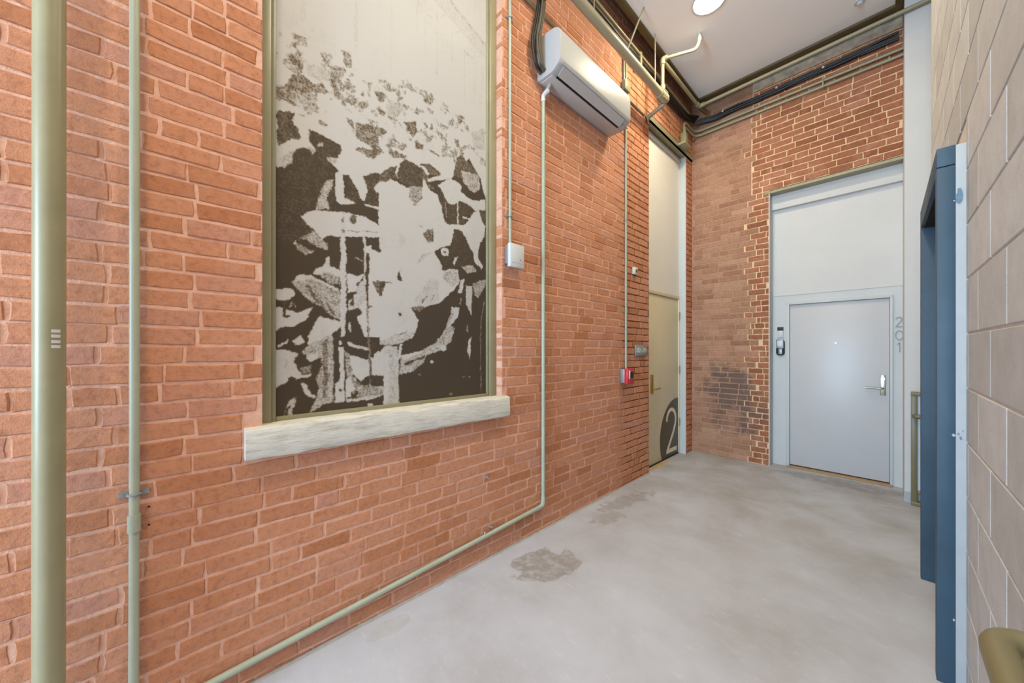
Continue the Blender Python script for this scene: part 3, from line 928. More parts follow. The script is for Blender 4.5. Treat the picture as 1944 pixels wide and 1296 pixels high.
# ceiling
CZ = 4.95
ceiling = tag(MB().box(0.19, 2.024, -6.05, 5.215, CZ, CZ + 0.05).obj('ceiling', 'ceiling', smooth=False), 'smooth white suspended ceiling panel', 'ceiling', kind='structure')
MB().box(2.075, 2.2, -6.05, 5.2, CZ + 0.02, CZ + 0.07).obj('ceiling_strip', 'ceiling', ceiling, False)
MB().box(2.2, 3.7, 4.1, 5.2, CZ + 0.02, CZ + 0.07).obj('ceiling_strip', 'ceiling', ceiling, False)
tag(MB().box(-0.3, 3.9, -6.3, 6.3, 5.3, 5.4).obj('ceiling_deck', 'deck', smooth=False), 'dark roof deck above the suspended ceiling', 'ceiling', kind='structure')
tag(MB().box(0.125, 0.19, -6.05, 5.30, CZ - 0.025, CZ + 0.1, 0.004).obj('trim_1', 'olive_dark'), 'dark olive edge channel of the ceiling along the left wall', 'trim', kind='structure')
tag(MB().box(0.19, 2.075, 5.215, 5.30, CZ - 0.025, CZ + 0.1, 0.004).obj('trim_2', 'olive_dark'), 'dark olive edge channel of the ceiling along the far wall', 'trim', kind='structure')
tag(MB().box(2.024, 2.075, -6.05, 5.215, CZ - 0.025, CZ + 0.1, 0.004).obj('trim_3', 'olive_dark'), 'dark olive edge channel of the ceiling along the right side', 'trim', kind='structure')

# ------------------------------------------------------------------ window with the mural
win = thing('window_1', 'olive painted frame of the bricked-in window with stone sill', 'window', (-0.1, 1.0, 1.15), kind='structure')
for name, y0, y1 in (('frame_jamb', WIN[0] - 0.01, 0.326), ('frame_jamb', 1.684, WIN[1] + 0.004)):
    MB().box(-0.12, -0.062, y0, y1, 1.14, WIN[3], 0.008).obj(name, 'olive', win)
for y0, y1 in ((0.326, 0.345), (1.664, 1.684)):
    MB().box(-0.12, -0.074, y0, y1, 1.14, WIN[3], 0.006).obj('inner_bead', 'olive', win)
MB().box(-0.12, -0.074, 0.345, 1.664, 1.14, 1.17, 0.006).obj('inner_bead', 'olive', win)
sb = MB()
NY, NX, NZ = 24, 3, 3
prof = [(-0.13, 1.148), (0.03, 1.150), (0.052, 1.142), (0.056, 1.125), (0.056, 1.03), (0.05, 1.012), (-0.13, 1.012)]
vs, fs = [], []
for i in range(NY + 1):
    y = 0.212 + (1.775 - 0.212) * i / NY
    for x, z in prof:
        j = 0.0035 if x > 0 else 0.0
        vs.append((x + random.uniform(-j, j), y + (random.uniform(-.002, .002) if 0 < i < NY else 0), z + random.uniform(-j, j)))
n = len(prof)
for i in range(NY):
    fs += [(i * n + q, i * n + (q + 1) % n, (i + 1) * n + (q + 1) % n, (i + 1) * n + q) for q in range(n)]
fs += [tuple(range(n)), tuple(NY * n + q for q in range(n))]
sb.add(vs, fs).obj('window_sill', 'sill', win)
# mural
mural = thing('mural_print', 'tall halftone black and white print of seated workers in the window frame', 'mural', (-0.095, 1.0, 1.16))
MB().box(-0.15, -0.0885, 0.30, 1.70, 1.13, WIN[3]).obj('backing_board', 'dark', mural, False)
gy, gz = 280, 650
ys = np.linspace(0.338, 1.672, gy)
zs = np.linspace(1.15, 4.25, gz)
YY, ZZ = np.meshgrid(ys, zs)

def vnoise(y, z, scale, seed):
    """smooth lattice noise in -1..1"""
    r = np.random.default_rng(seed)
    lat = r.uniform(-1, 1, (512, 512))
    a, b = y * scale, z * scale
    i, j = np.floor(a).astype(int), np.floor(b).astype(int)
    fa, fb = a - i, b - j
    fa, fb = fa * fa * (3 - 2 * fa), fb * fb * (3 - 2 * fb)
    g = lambda p, q: lat[p % 512, q % 512]
    return (g(i, j) * (1 - fa) + g(i + 1, j) * fa) * (1 - fb) + (g(i, j + 1) * (1 - fa) + g(i + 1, j + 1) * fa) * fb

def inside_poly(q, a, b):
    py, pz = np.array(q[0::2]) / 1000.0, np.array(q[1::2]) / 1000.0
    ins = np.zeros(a.shape, bool)
    box = (a > py.min()) & (a < py.max()) & (b > pz.min()) & (b < pz.max())
    if not box.any():
        return ins
    aa, bb = a[box], b[box]
    t = np.zeros(aa.shape, bool)
    j = len(py) - 1
    for i in range(len(py)):
        cond = (pz[i] > bb) != (pz[j] > bb)
        den = (pz[j] - pz[i]) if pz[j] != pz[i] else 1e-9
        t ^= cond & (aa < (py[j] - py[i]) * (bb - pz[i]) / den + py[i])
        j = i
    ins[box] = t
    return ins

# ragged photographic edges: the outlines are read through a little turbulence
WY = YY + 0.004 * vnoise(YY, ZZ, 22, 1) + 0.0035 * vnoise(YY, ZZ, 60, 2) + 0.0025 * vnoise(YY, ZZ, 130, 3)
WZ = ZZ + 0.004 * vnoise(YY, ZZ, 22, 4) + 0.0035 * vnoise(YY, ZZ, 60, 5) + 0.0025 * vnoise(YY, ZZ, 130, 6)
tone = np.full_like(YY, 0.97)
crowd = 0.6 * vnoise(YY, ZZ, 16, 7) + 0.45 * vnoise(YY, ZZ, 38, 8) + 0.3 * vnoise(YY, ZZ, 90, 9)
band = inside_poly(CROWD, WY, WZ)
tone[band & (crowd > 0.22)] = 0.62
tone[band & (crowd > 0.42)] = 0.42
for t, q in ART:
    tone[inside_poly(q, WY, WZ)] = t / 100.0
# film grain in the large areas
tone = np.where(tone > 0.9, tone - 0.10 * np.clip(vnoise(YY, ZZ, 7, 12) + 0.5 * vnoise(YY, ZZ, 45, 13), 0, 1), tone)
soft = tone.copy()
soft[1:-1, 1:-1] = (tone[1:-1, 1:-1] * 4 + tone[:-2, 1:-1] + tone[2:, 1:-1] + tone[1:-1, :-2] + tone[1:-1, 2:]) / 8
tone = soft
idx = np.arange(gy * gz).reshape(gz, gy)
quads = np.stack([idx[:-1, :-1], idx[:-1, 1:], idx[1:, 1:], idx[1:, :-1]], -1).reshape(-1, 4)
me = bpy.data.meshes.new('print_sheet')
me.from_pydata(np.stack([np.full(gy * gz, -0.088), YY.ravel(), ZZ.ravel()], -1).tolist(), [], quads.tolist())
me.attributes.new('ink_tone', 'FLOAT', 'POINT').data.foreach_set('value', tone.ravel().astype(np.float32))
me.materials.append(M['print'])
sheet = bpy.data.objects.new('print_sheet', me)
COL.objects.link(sheet)
sheet.parent = mural
sheet.matrix_parent_inverse = Matrix.Translation(-mural.location)

# ------------------------------------------------------------------ door with the large 2 (left wall)
d1 = thing('door_1', 'tan door in the left wall recess with a brown disc and large figure 2', 'door', (-0.1, 4.7, 0), kind='structure')
leaf = MB().box(-0.16, -0.1, 4.22, 5.238, 0.012, 2.205, 0.003).obj('door_leaf', 'door_tan', d1)
MB().box(-0.155, -0.088, 4.1, 5.262, 2.21, 2.257, 0.004).obj('frame_head', 'door_tan', d1)
MB().box(-0.155, -0.088, 5.24, 5.262, 0, 2.21, 0.003).obj('frame_jamb', 'door_tan', d1)
MB().box(-0.16, -0.094, 4.1, 5.3, 2.257, 4.4).obj('upper_board', 'white_lifted', d1, False)
MB().box(-0.16, -0.002, 5.262, 5.29, 0, 4.30).obj('side_lining', 'white2', d1, False)
MB().box(-0.094, -0.062, 4.12, 5.262, 4.17, 4.215, 0.006).obj('cornice', 'white2', d1)
MB().box(-0.16, -0.09, 4.1, 5.262, 0.0, 0.011).obj('threshold', 'dark', d1, False)
# disc clipped by the leaf edges
cy, cz, R = 5.19, 0.255, 0.545
poly = [(cy + R * math.cos(a), cz + R * math.sin(a)) for a in np.linspace(math.radians(85), math.radians(207), 40)]
poly = [(min(p[0], 5.236), max(p[1], 0.014)) for p in poly]
poly += [(5.236, 0.014), (5.236, cz + R * math.sin(math.acos(min(1, (5.236 - cy) / R))))]
MB().prism(poly, 'X', -0.1, -0.0985).obj('number_disc', 'ink', leaf, False)
two = [(4.855, 0.505)] + [(5.005 + 0.148 * math.cos(a), 0.508 + 0.148 * math.sin(a)) for a in np.linspace(math.pi, -0.1, 16)] + [(5.135, 0.43), (5.07, 0.33), (4.86, 0.085)]
mb = stroke(two, 0.05, 'X', -0.0985, -0.0975)
mb.prism([(4.84, 0.062), (5.19, 0.062), (5.19, 0.118), (4.85, 0.118)], 'X', -0.0985, -0.0974)
mb.obj('figure_two', 'cream_vinyl', leaf, False)
h = MB().box(-0.1, -0.088, 4.37, 4.435, 0.93, 1.17, 0.004).obj('handle_plate', 'brass', leaf)
MB().tube([(-0.09, 4.40, 0.985), (-0.045, 4.40, 0.985), (-0.045, 4.53, 0.99)], 0.011, 10, 0.02).obj('lever', 'brass', h)
for z in (0.45, 1.2, 1.97):
    MB().tube([(-0.082, 5.243, z - 0.055), (-0.082, 5.243, z + 0.055)], 0.009, 10).obj('hinge', 'olive', leaf)
beam = MB().box(-0.1, 0.012, DOORL[0] - 0.02, FARY - 0.02, DOORL[2], DOORL[2] + 0.018).box(-0.002, 0.012, DOORL[0] - 0.02, FARY - 0.02, DOORL[2], DOORL[2] + 0.08)
tag(beam.obj('steel_lintel', 'olive', smooth=False), 'olive steel lintel over the recess of the tan door', 'lintel')

# ------------------------------------------------------------------ door 201
d2 = thing('door_2', 'pale grey flat door numbered 201 in the far wall', 'door', (1.55, DY, 0), kind='structure')
fm = (1.08, 2.012, 2.095)
MB().box(1.08, 1.116, DY - 0.028, DY + 0.06, 0, 2.064, 0.001).obj('frame_jamb', 'white2', d2)
MB().box(1.99, 2.012, DY - 0.028, DY + 0.06, 0, 2.064, 0.001).obj('frame_jamb', 'white2', d2)
MB().box(1.08, 2.012, DY - 0.0285, DY + 0.06, 2.062, 2.095, 0.001).obj('frame_head', 'white2', d2)
lf = MB().box(1.119, 1.987, DY + 0.0, DY + 0.045, 0.03, 2.059, 0.002).obj('door_leaf', 'door_grey', d2)
MB().box(1.09, 2.0, DY + 0.035, DY + 0.06, 0, 2.08).obj('stop', 'dark', d2, False)
MB().box(1.09, 2.01, DY - 0.06, DY + 0.05, 0, 0.018, 0.005).obj('threshold', 'wood', d2)
hp = MB().box(1.915, 1.96, DY - 0.008, DY, 0.985, 1.21, 0.003).obj('handle_plate', 'steel', lf)
MB().tube([(1.938, DY - 0.008, 1.062), (1.938, DY - 0.05, 1.062), (1.80, DY - 0.05, 1.065)], 0.0105, 10, 0.018).obj('lever', 'steel', hp)
MB().disc((1.937, DY - 0.02, 1.168), 'Y', 0.017, 0.014, 20).obj('lock_cylinder', 'steel', hp)
MB().disc((1.55, DY - 0.004, 1.57), 'Y', 0.008, 0.006, 14).obj('peephole', 'steel', lf)
# house number 2 0 1, set one under another
YN0, YN1 = DY - 0.012, DY
num = thing('door_number', 'thin metal house number 201 stacked beside the grey door', 'number', (2.057, DY, 1.46))
arc = [(2.057 + 0.023 * math.cos(a), 1.822 + 0.022 * math.sin(a)) for a in np.linspace(math.pi * 0.95, -0.3, 12)]
mb = stroke(arc + [(2.034, 1.742)], 0.007, 'Y', YN0, YN1)
mb.prism([(2.032, 1.738), (2.082, 1.738), (2.082, 1.745), (2.032, 1.745)], 'Y', YN0 - 0.0005, YN1)
mb.obj('digit_two', 'number_metal', num, False)
stroke([(2.059 + 0.027 * math.cos(a), 1.649 + 0.05 * math.sin(a)) for a in np.linspace(0, 2 * math.pi, 28)], 0.007, 'Y', YN0, YN1).obj('digit_zero', 'number_metal', num, False)
stroke([(2.045, 1.552), (2.062, 1.567), (2.0625, 1.567), (2.0625, 1.466)], 0.007, 'Y', YN0, YN1).obj('digit_one', 'number_metal', num, False)

# ------------------------------------------------------------------ blue steel door frame in the block wall
AX, NYF = 2.114, 2.496
d3 = thing('door_3', 'blue enamelled steel door frame standing off the block wall', 'door', (2.15, 3.0, 0), kind='structure')
MB().box(AX, 2.168, NYF, NYF + 0.06, 0, 2.315, 0.002).obj('near_jamb', 'blue', d3)
MB().box(AX, 2.168, NYF, NYF + 0.06, 2.319, 2.404, 0.002).obj('frame_corner', 'blue', d3)
MB().box(AX, 2.42, OPN[1], OPN[1] + 0.05, 0, 2.404, 0.002).obj('far_jamb', 'blue', d3)
MB().box(AX, 2.42, NYF + 0.061, OPN[1], 2.29, 2.404, 0.002).obj('frame_head', 'blue', d3)
MB().box(2.36, 2.40, NYF + 0.05, OPN[1], 0.01, 2.29).obj('door_leaf', 'blue', d3, False)  # unseen blue panel added to stop light leaking through the opening
MB().box(2.13, 2.13 + 0.23, NYF + 0.06, OPN[1], 2.284, 2.291).obj('soffit', 'dark', d3, False)
cs = MB().box(2.168, RX + 0.02, NYF + 0.001, NYF + 0.06, 0, 2.402, 0.002).obj('primer_strip', 'caulk', d3)
random.seed(5)
def blot(cx, cz, rx, rz, name, mat, y):
    pts = []
    for i in range(16):
        a = 2 * math.pi * i / 16
        r = random.uniform(0.75, 1.15)
        pts.append((cx + rx * r * math.cos(a), cz + rz * r * math.sin(a)))
    MB().prism(pts, 'Y', y - 0.0012, y + 0.002).obj(name, mat, d3, False)
blot(2.178, 2.17, 0.010, 0.035, 'paint_smear', 'paint_spot', NYF)
blot(2.182, 1.108, 0.004, 0.008, 'paint_smear', 'paint_spot', NYF)
blot(2.176, 1.125, 0.003, 0.005, 'paint_smear', 'paint_spot', NYF)
blot(2.188, 1.14, 0.002, 0.004, 'paint_smear', 'paint_spot', NYF)
blot(2.163, 1.118, 0.005, 0.007, 'paint_chip', 'caulk', NYF)
blot(2.164, 2.155, 0.002, 0.003, 'paint_chip', 'plastic', NYF)
blot(2.163, 0.30, 0.003, 0.006, 'paint_chip', 'caulk', NYF)
# ------------------------------------------------------------------ pipes and conduits on the left wall
def clip(parent, x, y, z, r, axis='Z', mat='grey_metal'):
    """two-hole pipe strap round a pipe that runs along axis"""
    mb = MB()
    if axis == 'Z':
        mb.tube([(x + (r + 0.002) * math.cos(a) * 1.0, y + (r + 0.002) * math.sin(a), z) for a in np.linspace(-math.pi / 2 - 0.1, math.pi / 2 + 0.1, 12)], 0.005, 6)
        for s in (-1, 1):
            mb.box(0.001, 0.006, y + s * (r + 0.014) - 0.012, y + s * (r + 0.014) + 0.012, z - 0.009, z + 0.009)
            mb.disc((0.006, y + s * (r + 0.016), z), 'X', 0.005, 0.004, 8)
    return mb.obj('strap', mat, parent)

p1 = thing('riser_pipe', 'thick olive riser pipe standing in front of the bricks at far left', 'pipe', (0.1, -0.30, 0))
MB().tube([(0.1, -0.303, 0.0), (0.1, -0.300, 5.29)], 0.0345, 28).obj('pipe', 'olive', p1)
for i, z in enumerate((1.507, 1.523, 1.541, 1.557)):
    aa = np.linspace(math.radians(15), math.radians(48), 5)
    mb = MB()
    pts = [(0.1 + 0.0349 * math.cos(a), -0.302 + 0.0349 * math.sin(a)) for a in aa]
    for q in range(4):
        (xa, ya), (xb, yb) = pts[q], pts[q + 1]
        mb.add([(xa, ya, z - 0.005), (xb, yb, z - 0.005), (xb, yb, z + 0.005), (xa, ya, z + 0.005)], [(0, 1, 2, 3)])
    mb.obj('sticker', 'plastic', p1)

p2 = thing('conduit_pipe', 'slim sage conduit with a coupling, between the riser pipe and window', 'conduit', (0.018, -0.12, 0))
MB().tube([(0.018, -0.121, 0.0), (0.018, -0.119, 1.2), (0.018, -0.118, 5.29)], 0.0145, 18).obj('pipe', 'conduit', p2)
MB().tube([(0.018, -0.120, 0.815), (0.018, -0.120, 0.88)], 0.0185, 18).obj('coupling', 'conduit', p2)
clip(p2, 0.018, -0.120, 0.955, 0.0145)
for z in (0.957, 0.892, 0.822):
    MB().disc((-0.0005, -0.082, z), 'X', 0.004, 0.003, 8).obj('screw_hole', 'dark', p2)

p3 = thing('conduit_pipe', 'slim conduit running down to the white box beside the window', 'conduit', (0.014, 1.815, 2.28))
MB().tube([(0.014, 1.815, 2.27), (0.014, 1.812, 4.65)], 0.0115, 14).obj('pipe', 'conduit', p3)
for z in (2.495, 3.99):
    clip(p3, 0.014, 1.8145, z, 0.0115)
bx = thing('alarm_sounder', 'small white alarm box on the bricks beside the window', 'alarm', (0.0, 1.83, 2.1))
MB().box(0.002, 0.048, 1.772, 1.868, 2.135, 2.272, 0.004).obj('back_box', 'grey_metal', bx)
fb = MB().box(0.046, 0.078, 1.757, 1.905, 2.103, 2.278, 0.008).obj('cover', 'plastic', bx)
MB().box(0.076, 0.079, 1.775, 1.89, 2.135, 2.139).obj('seam', 'plastic_grey', fb, False)
MB().disc((0.077, 1.86, 2.165), 'X', 0.005, 0.003, 12).obj('lamp', 'grey_metal', fb)

p4 = thing('drain_pipe', 'pale drain pipe dropping from the air conditioner and along the wall foot', 'pipe', (0.022, 2.18, 0.2))
MB().tube([(0.075, 2.205, 3.66), (0.06, 2.20, 3.63), (0.022, 2.182, 3.585), (0.022, 2.18, 0.215), (0.022, 0.03, 0.102), (0.022, 0.02, 0.0)], 0.0155, 16, 0.05).obj('pipe', 'conduit', p4)
MB().tube([(0.06, 2.205, 3.618), (0.022, 2.182, 3.585), (0.022, 2.182, 3.53)], 0.019, 14, 0.03).obj('elbow', 'plastic', p4)
MB().tube([(0.022, 2.18, 0.29), (0.022, 2.18, 0.213), (0.022, 2.10, 0.209)], 0.0185, 14, 0.045).obj('elbow', 'conduit', p4)
MB().tube([(0.022, 1.56, 0.18), (0.022, 1.57, 0.215)], 0.006, 8).obj('hanger', 'grey_metal', p4)

p5 = thing('conduit_pipe', 'slim conduit dropping from the junction box to the red alarm', 'conduit', (0.014, 3.543, 1.28))
MB().tube([(0.014, 3.543, 1.27), (0.014, 3.543, 4.285)], 0.0115, 14).obj('pipe', 'conduit', p5)
for z in (1.72, 2.9, 3.9):
    clip(p5, 0.014, 3.543, z, 0.0115)
jb = thing('junction_box', 'olive junction box on the bricks above the air conditioner end', 'box', (0.0, 3.53, 4.28))
MB().box(0.002, 0.045, 3.47, 3.575, 4.285, 4.385, 0.005).obj('body', 'olive', jb)
MB().box(0.045, 0.05, 3.466, 3.579, 4.281, 4.389, 0.002).obj('cover', 'olive', jb)
MB().tube([(0.014, 3.50, 4.385), (0.014, 3.50, 4.66)], 0.0115, 12).obj('conduit', 'olive', jb)
MB().tube([(0.014, 3.545, 4.385), (0.014, 3.545, 4.66)], 0.0115, 12).obj('conduit', 'olive', jb)
ra = thing('fire_alarm', 'red fire alarm on a grey box left of the tan door', 'alarm', (0.0, 3.52, 1.12))
MB().box(0.002, 0.05, 3.445, 3.575, 1.135, 1.285, 0.005).obj('back_box', 'grey_metal', ra)
rc = MB().box(0.05, 0.088, 3.44, 3.585, 1.125, 1.292, 0.007).obj('cover', 'red', ra)
MB().box(0.087, 0.091, 3.50, 3.57, 1.19, 1.255, 0.002).obj('sounder_grille', 'black', rc)
MB().box(0.087, 0.093, 3.47, 3.495, 1.18, 1.27, 0.003).obj('strobe_lens', 'plastic', rc)
sg = thing('room_sign', 'small grey room sign reading 202-211 beside the tan door', 'sign', (0.004, 3.9, 1.42))
MB().box(0.003, 0.014, 3.755, 4.045, 1.42, 1.545, 0.003).obj('plate', 'grey_metal', sg)
cw = 0.0365
for i, ch in enumerate('202-211'):
    tm = text_mesh(ch, 0.078, 0.0008)
    tm.materials.append(M['cream_vinyl'])
    to = bpy.data.objects.new('character', tm)
    COL.objects.link(to)
    to.matrix_world = Matrix(((0, 0, 1, 0.0145), (0.8, 0, 0, 3.9 + (i - 3) * cw), (0, 1, 0, 1.483), (0, 0, 0, 1)))
    to.parent = sg
    to.matrix_parent_inverse = Matrix.Translation(-sg.location)

for (y, z, lab) in ((1.595, 0.588, 'small grey bolt stub in the bricks below the window, upper one'), (1.629, 0.225, 'small grey bolt stub in the bricks just above the drain pipe')):
    b = thing('bolt_stub', lab, 'bolt', (0.0, y, z))
    MB().disc((-0.004, y, z), 'X', 0.013, 0.009, 14).obj('washer', 'grey_metal', b)
    MB().tube([(0.0, y, z), (0.028, y, z)], 0.006, 10).obj('shank', 'grey_metal', b)
an = thing('wall_anchor', 'little cream pipe stub in the bricks above the room sign', 'anchor', (0.0, 3.74, 2.38))
MB().box(-0.004, 0.03, 3.705, 3.785, 2.34, 2.42, 0.008).obj('plug', 'sill', an)
MB().disc((0.03, 3.752, 2.375), 'X', 0.018, 0.002, 14).obj('hole', 'cable_brown', an)

# ------------------------------------------------------------------ wall air conditioner
ac = thing('air_conditioner', 'white wall-mounted air conditioner high on the brick wall', 'air conditioner', (0.0, 2.67, 3.66))
A0, A1 = 2.125, 3.215
prof = [(0.004, 3.672), (0.03, 3.664), (0.158, 3.662), (0.185, 3.672), (0.225, 3.700), (0.243, 3.722), (0.247, 3.74), (0.245, 3.93), (0.238, 3.962), (0.222, 3.985), (0.19, 4.004), (0.10, 4.016), (0.004, 4.018)]
vs, fs = [], []
n = len(prof)
ctr = (0.125, 3.84)
for y, s in ((A0, 0.965), (A0 + 0.010, 0.99), (A0 + 0.03, 1.0), (A1 - 0.03, 1.0), (A1 - 0.010, 0.99), (A1, 0.965)):
    vs += [(max(0.004, ctr[0] + (x - ctr[0]) * s), y, ctr[1] + (z - ctr[1]) * s) for x, z in prof]
for i in range(5):
    fs += [(i * n + q, i * n + (q + 1) % n, (i + 1) * n + (q + 1) % n, (i + 1) * n + q) for q in range(n)]
fs += [tuple(range(n)), tuple(5 * n + q for q in range(n))]
body = MB().add(vs, fs).obj('body', 'ac_white', ac)
flap = MB()
fl = [(0.172, 3.6605), (0.232, 3.7035), (0.2335, 3.6985), (0.174, 3.6555)]
flap.prism(fl, 'Y', A0 + 0.06, A1 - 0.10).obj('louvre_flap', 'plastic_grey', ac)
MB().prism([(0.152, 3.6635), (0.170, 3.668), (0.1715, 3.656), (0.153, 3.6570)], 'Y', A0 + 0.06, A1 - 0.10).obj('air_slot', 'dark', ac, False)
MB().box(0.03, 0.15, A0 + 0.02, A1 - 0.02, 3.657, 3.665, 0.002).obj('rear_tray', 'plastic_grey', ac)
MB().prism([(0.236, 3.709), (0.244, 3.719), (0.2465, 3.716), (0.239, 3.705)], 'Y', A0 + 0.03, A1 - 0.03).obj('panel_lip', 'plastic_grey', ac)
for y in (A1 - 0.075, A1 - 0.03):
    MB().disc((0.20, y, 3.676), 'Z', 0.008, 0.004, 10).obj('indicator', 'grey_metal', ac)
li = thing('refrigerant_lines', 'bundle of dark insulated lines rising behind the air conditioner', 'cable', (0.05, 2.1, 3.7))
for dx, dy, r, mat in ((0.0, 0.0, 0.017, 'cable_brown'), (0.03, 0.026, 0.017, 'cable_brown'), (0.012, -0.034, 0.011, 'black'), (0.045, -0.012, 0.009, 'cable_brown')):
    pts = [(0.05 + dx, 2.122 + dy * 0.1, 3.72), (0.05 + dx, 2.075 + dy, 3.74), (0.05 + dx, 2.03 + dy, 3.90), (0.05 + dx, 2.09 + dy * 0.8, 4.16), (0.05 + dx, 2.12 + dy * 0.7, 4.42), (0.0 + dx * 0.2, 2.12 + dy * 0.7, 4.56)]
    MB().tube(pts, r, 10, 0.10).obj('line', mat, li)

# thin ledge conduit, sprinkler main, cables and the pipe loop under the ceiling
tag(MB().tube([(0.010, -2.0, 4.275), (0.010, 3.98, 4.245)], 0.011, 10).obj('thin_conduit', 'olive'), 'thin conduit running along the bricks behind the air conditioner', 'conduit')
SX, SZ = 0.22, 4.362
sp = thing('sprinkler_main', 'thick cream sprinkler main hung along the top of the left wall', 'pipe', (SX, 3.9, SZ))
MB().tube([(SX, -5.9, 4.40), (SX, 3.99, SZ)], 0.041, 24).obj('pipe', 'cream_paint', sp)
MB().tube([(SX, 3.90, SZ), (SX, 4.05, SZ)], 0.051, 18).obj('end_coupling', 'cream_paint', sp)
MB().tube([(SX, 4.05, SZ), (SX, 4.09, SZ)], 0.034, 18).obj('end_cap', 'cream_paint', sp)
for a in (0.6, 2.2, 3.9, 5.4):
    MB().tube([(SX + 0.053 * math.cos(a), 3.93, SZ + 0.053 * math.sin(a)), (SX + 0.053 * math.cos(a), 4.02, SZ + 0.053 * math.sin(a))], 0.0095, 8).obj('bolt', 'cream_paint', sp)
MB().tube([(SX, 3.99, SZ + 0.03), (SX, 3.99, 4.78)], 0.019, 14).obj('riser', 'cream_paint', sp)
MB().tube([(SX, 3.99, SZ + 0.03), (SX, 3.99, SZ + 0.12)], 0.028, 14).obj('outlet', 'cream_paint', sp)
MB().tube([(SX, 3.99, 4.72), (SX, 3.99, 4.785), (SX + 0.05, 4.01, 4.785)], 0.027, 12, 0.03).obj('elbow', 'cream_paint', sp)
MB().tube([(SX, 3.99, 4.785), (0.53, 4.13, 4.785), (0.56, 4.143, 4.87), (0.56, 4.143, 4.90)], 0.0165, 12, 0.05).obj('branch_arm', 'cream_paint', sp)
MB().tube([(0.56, 4.143, 4.865), (0.56, 4.143, 4.95)], [0.021, 0.012], 10).obj('sprinkler_head', 'plastic', sp)
MB().tube([(0.277, 3.42, CZ), (SX, 3.18, 4.40)], 0.008, 8).obj('brace_rod', 'cream_paint', sp)
MB().tube([(SX, 3.80, CZ), (SX, 3.80, 4.40)], 0.005, 8).obj('hanger_rod', 'cream_paint', sp)
MB().tube([(SX, 2.62, CZ), (SX, 2.62, 4.40)], 0.005, 8).obj('hanger_rod', 'cream_paint', sp)
MB().tube([(0.01, 4.05, 4.24), (SX - 0.02, 4.08, 4.33)], 0.024, 12).obj('wall_bracket', 'cream_paint', sp)
MB().tube([(0.0, 4.045, 4.236), (0.022, 4.054, 4.245)], 0.04, 14).obj('bracket_foot', 'cream_paint', sp)

lp = thing('pipe_loop', 'olive pipe turning the corner just below the ceiling edge', 'pipe', (0.212, 5.16, 4.8))
MB().tube([(0.211, 4.07, 4.786), (0.21, 5.155, 4.80), (2.9, 5.155, 4.80)], 0.021, 14, 0.03).obj('pipe', 'olive', lp)
MB().tube([(0.21, 5.08, 4.80), (0.21, 5.155, 4.80), (0.285, 5.155, 4.80)], 0.029, 14, 0.03).obj('elbow', 'olive', lp)
MB().tube([(0.21, 5.155, 4.80), (0.24, 5.35, 4.79)], 0.026, 12).obj('stub', 'olive_dark', lp)

cb = thing('cable_run', 'black bundle of cables along the top of the left brick wall', 'cable', (0.05, 4.0, 4.72))
for i in range(6):
    r = random.Random(40 + i)
    pts = [(0.03 + 0.02 * (i % 3), 0.35 + 0.30 * j, 4.70 + 0.03 * (i // 3) + r.uniform(-0.012, 0.012)) for j in range(17)] + [(0.06 + 0.012 * i, 5.40, 4.76 + 0.012 * i)]
    MB().tube(pts, 0.013, 8, 0.15).obj('cable', 'black', cb)
MB().tube([(0.075, 0.35, 4.80), (0.075, 5.2, 4.775)], 0.015, 10).obj('conduit', 'olive', cb)
MB().box(0.0, 0.09, 3.73, 3.77, 4.66, 4.81, 0.003).obj('cable_clamp', 'olive', cb)
cf = thing('cable_run', 'black bundle of cables along the top of the far wall', 'cable', (1.0, 5.45, 4.75))
for i in range(7):
    r = random.Random(70 + i)
    pts = [(0.07 + 0.012 * i, 5.40, 4.72 + 0.008 * i)] + [(0.30 + 0.25 * j, 5.445 + 0.012 * (i % 3), 4.715 + 0.022 * (i // 3) + r.uniform(-0.016, 0.016) + 0.004 * j) for j in range(8)]
    MB().tube(pts, 0.0125, 8, 0.1).obj('cable', 'black', cf)
for x in (0.42, 1.02, 1.46):
    MB().disc((x, 5.43, 4.765), 'Y', 0.012, 0.03, 10).obj('cable_tie', 'plastic', cf)
fc = thing('conduit_pair', 'pair of olive conduits along the far wall bending into the corner box', 'conduit', (1.0, 5.47, 4.6))
for i, z in enumerate((4.640, 4.575)):
    MB().tube([(2.085, 5.468, z - 0.02), (0.05, 5.468, z), (0.05, 5.06 + 0.03 * i, z - 0.01), (0.05, 5.06 + 0.03 * i, 4.46)], 0.0165, 12, 0.11).obj('conduit', 'olive', fc)
MB().box(1.45, 1.465, 5.44, 5.5, 4.54, 4.665, 0.003).obj('strut', 'olive', fc)
cbx = thing('corner_box', 'olive junction box over the tan door near the corner', 'box', (0.04, 5.1, 4.27))
MB().box(0.012, 0.085, 5.03, 5.12, 4.30, 4.47, 0.006).obj('body', 'olive', cbx)
MB().box(-0.02, 0.11, 4.94, 5.16, 4.27, 4.30, 0.005).obj('shelf_bracket', 'olive', cbx)
MB().disc((0.04, 4.94, 4.262), 'Z', 0.018, 0.01, 12).obj('bolt', 'grey_metal', cbx)

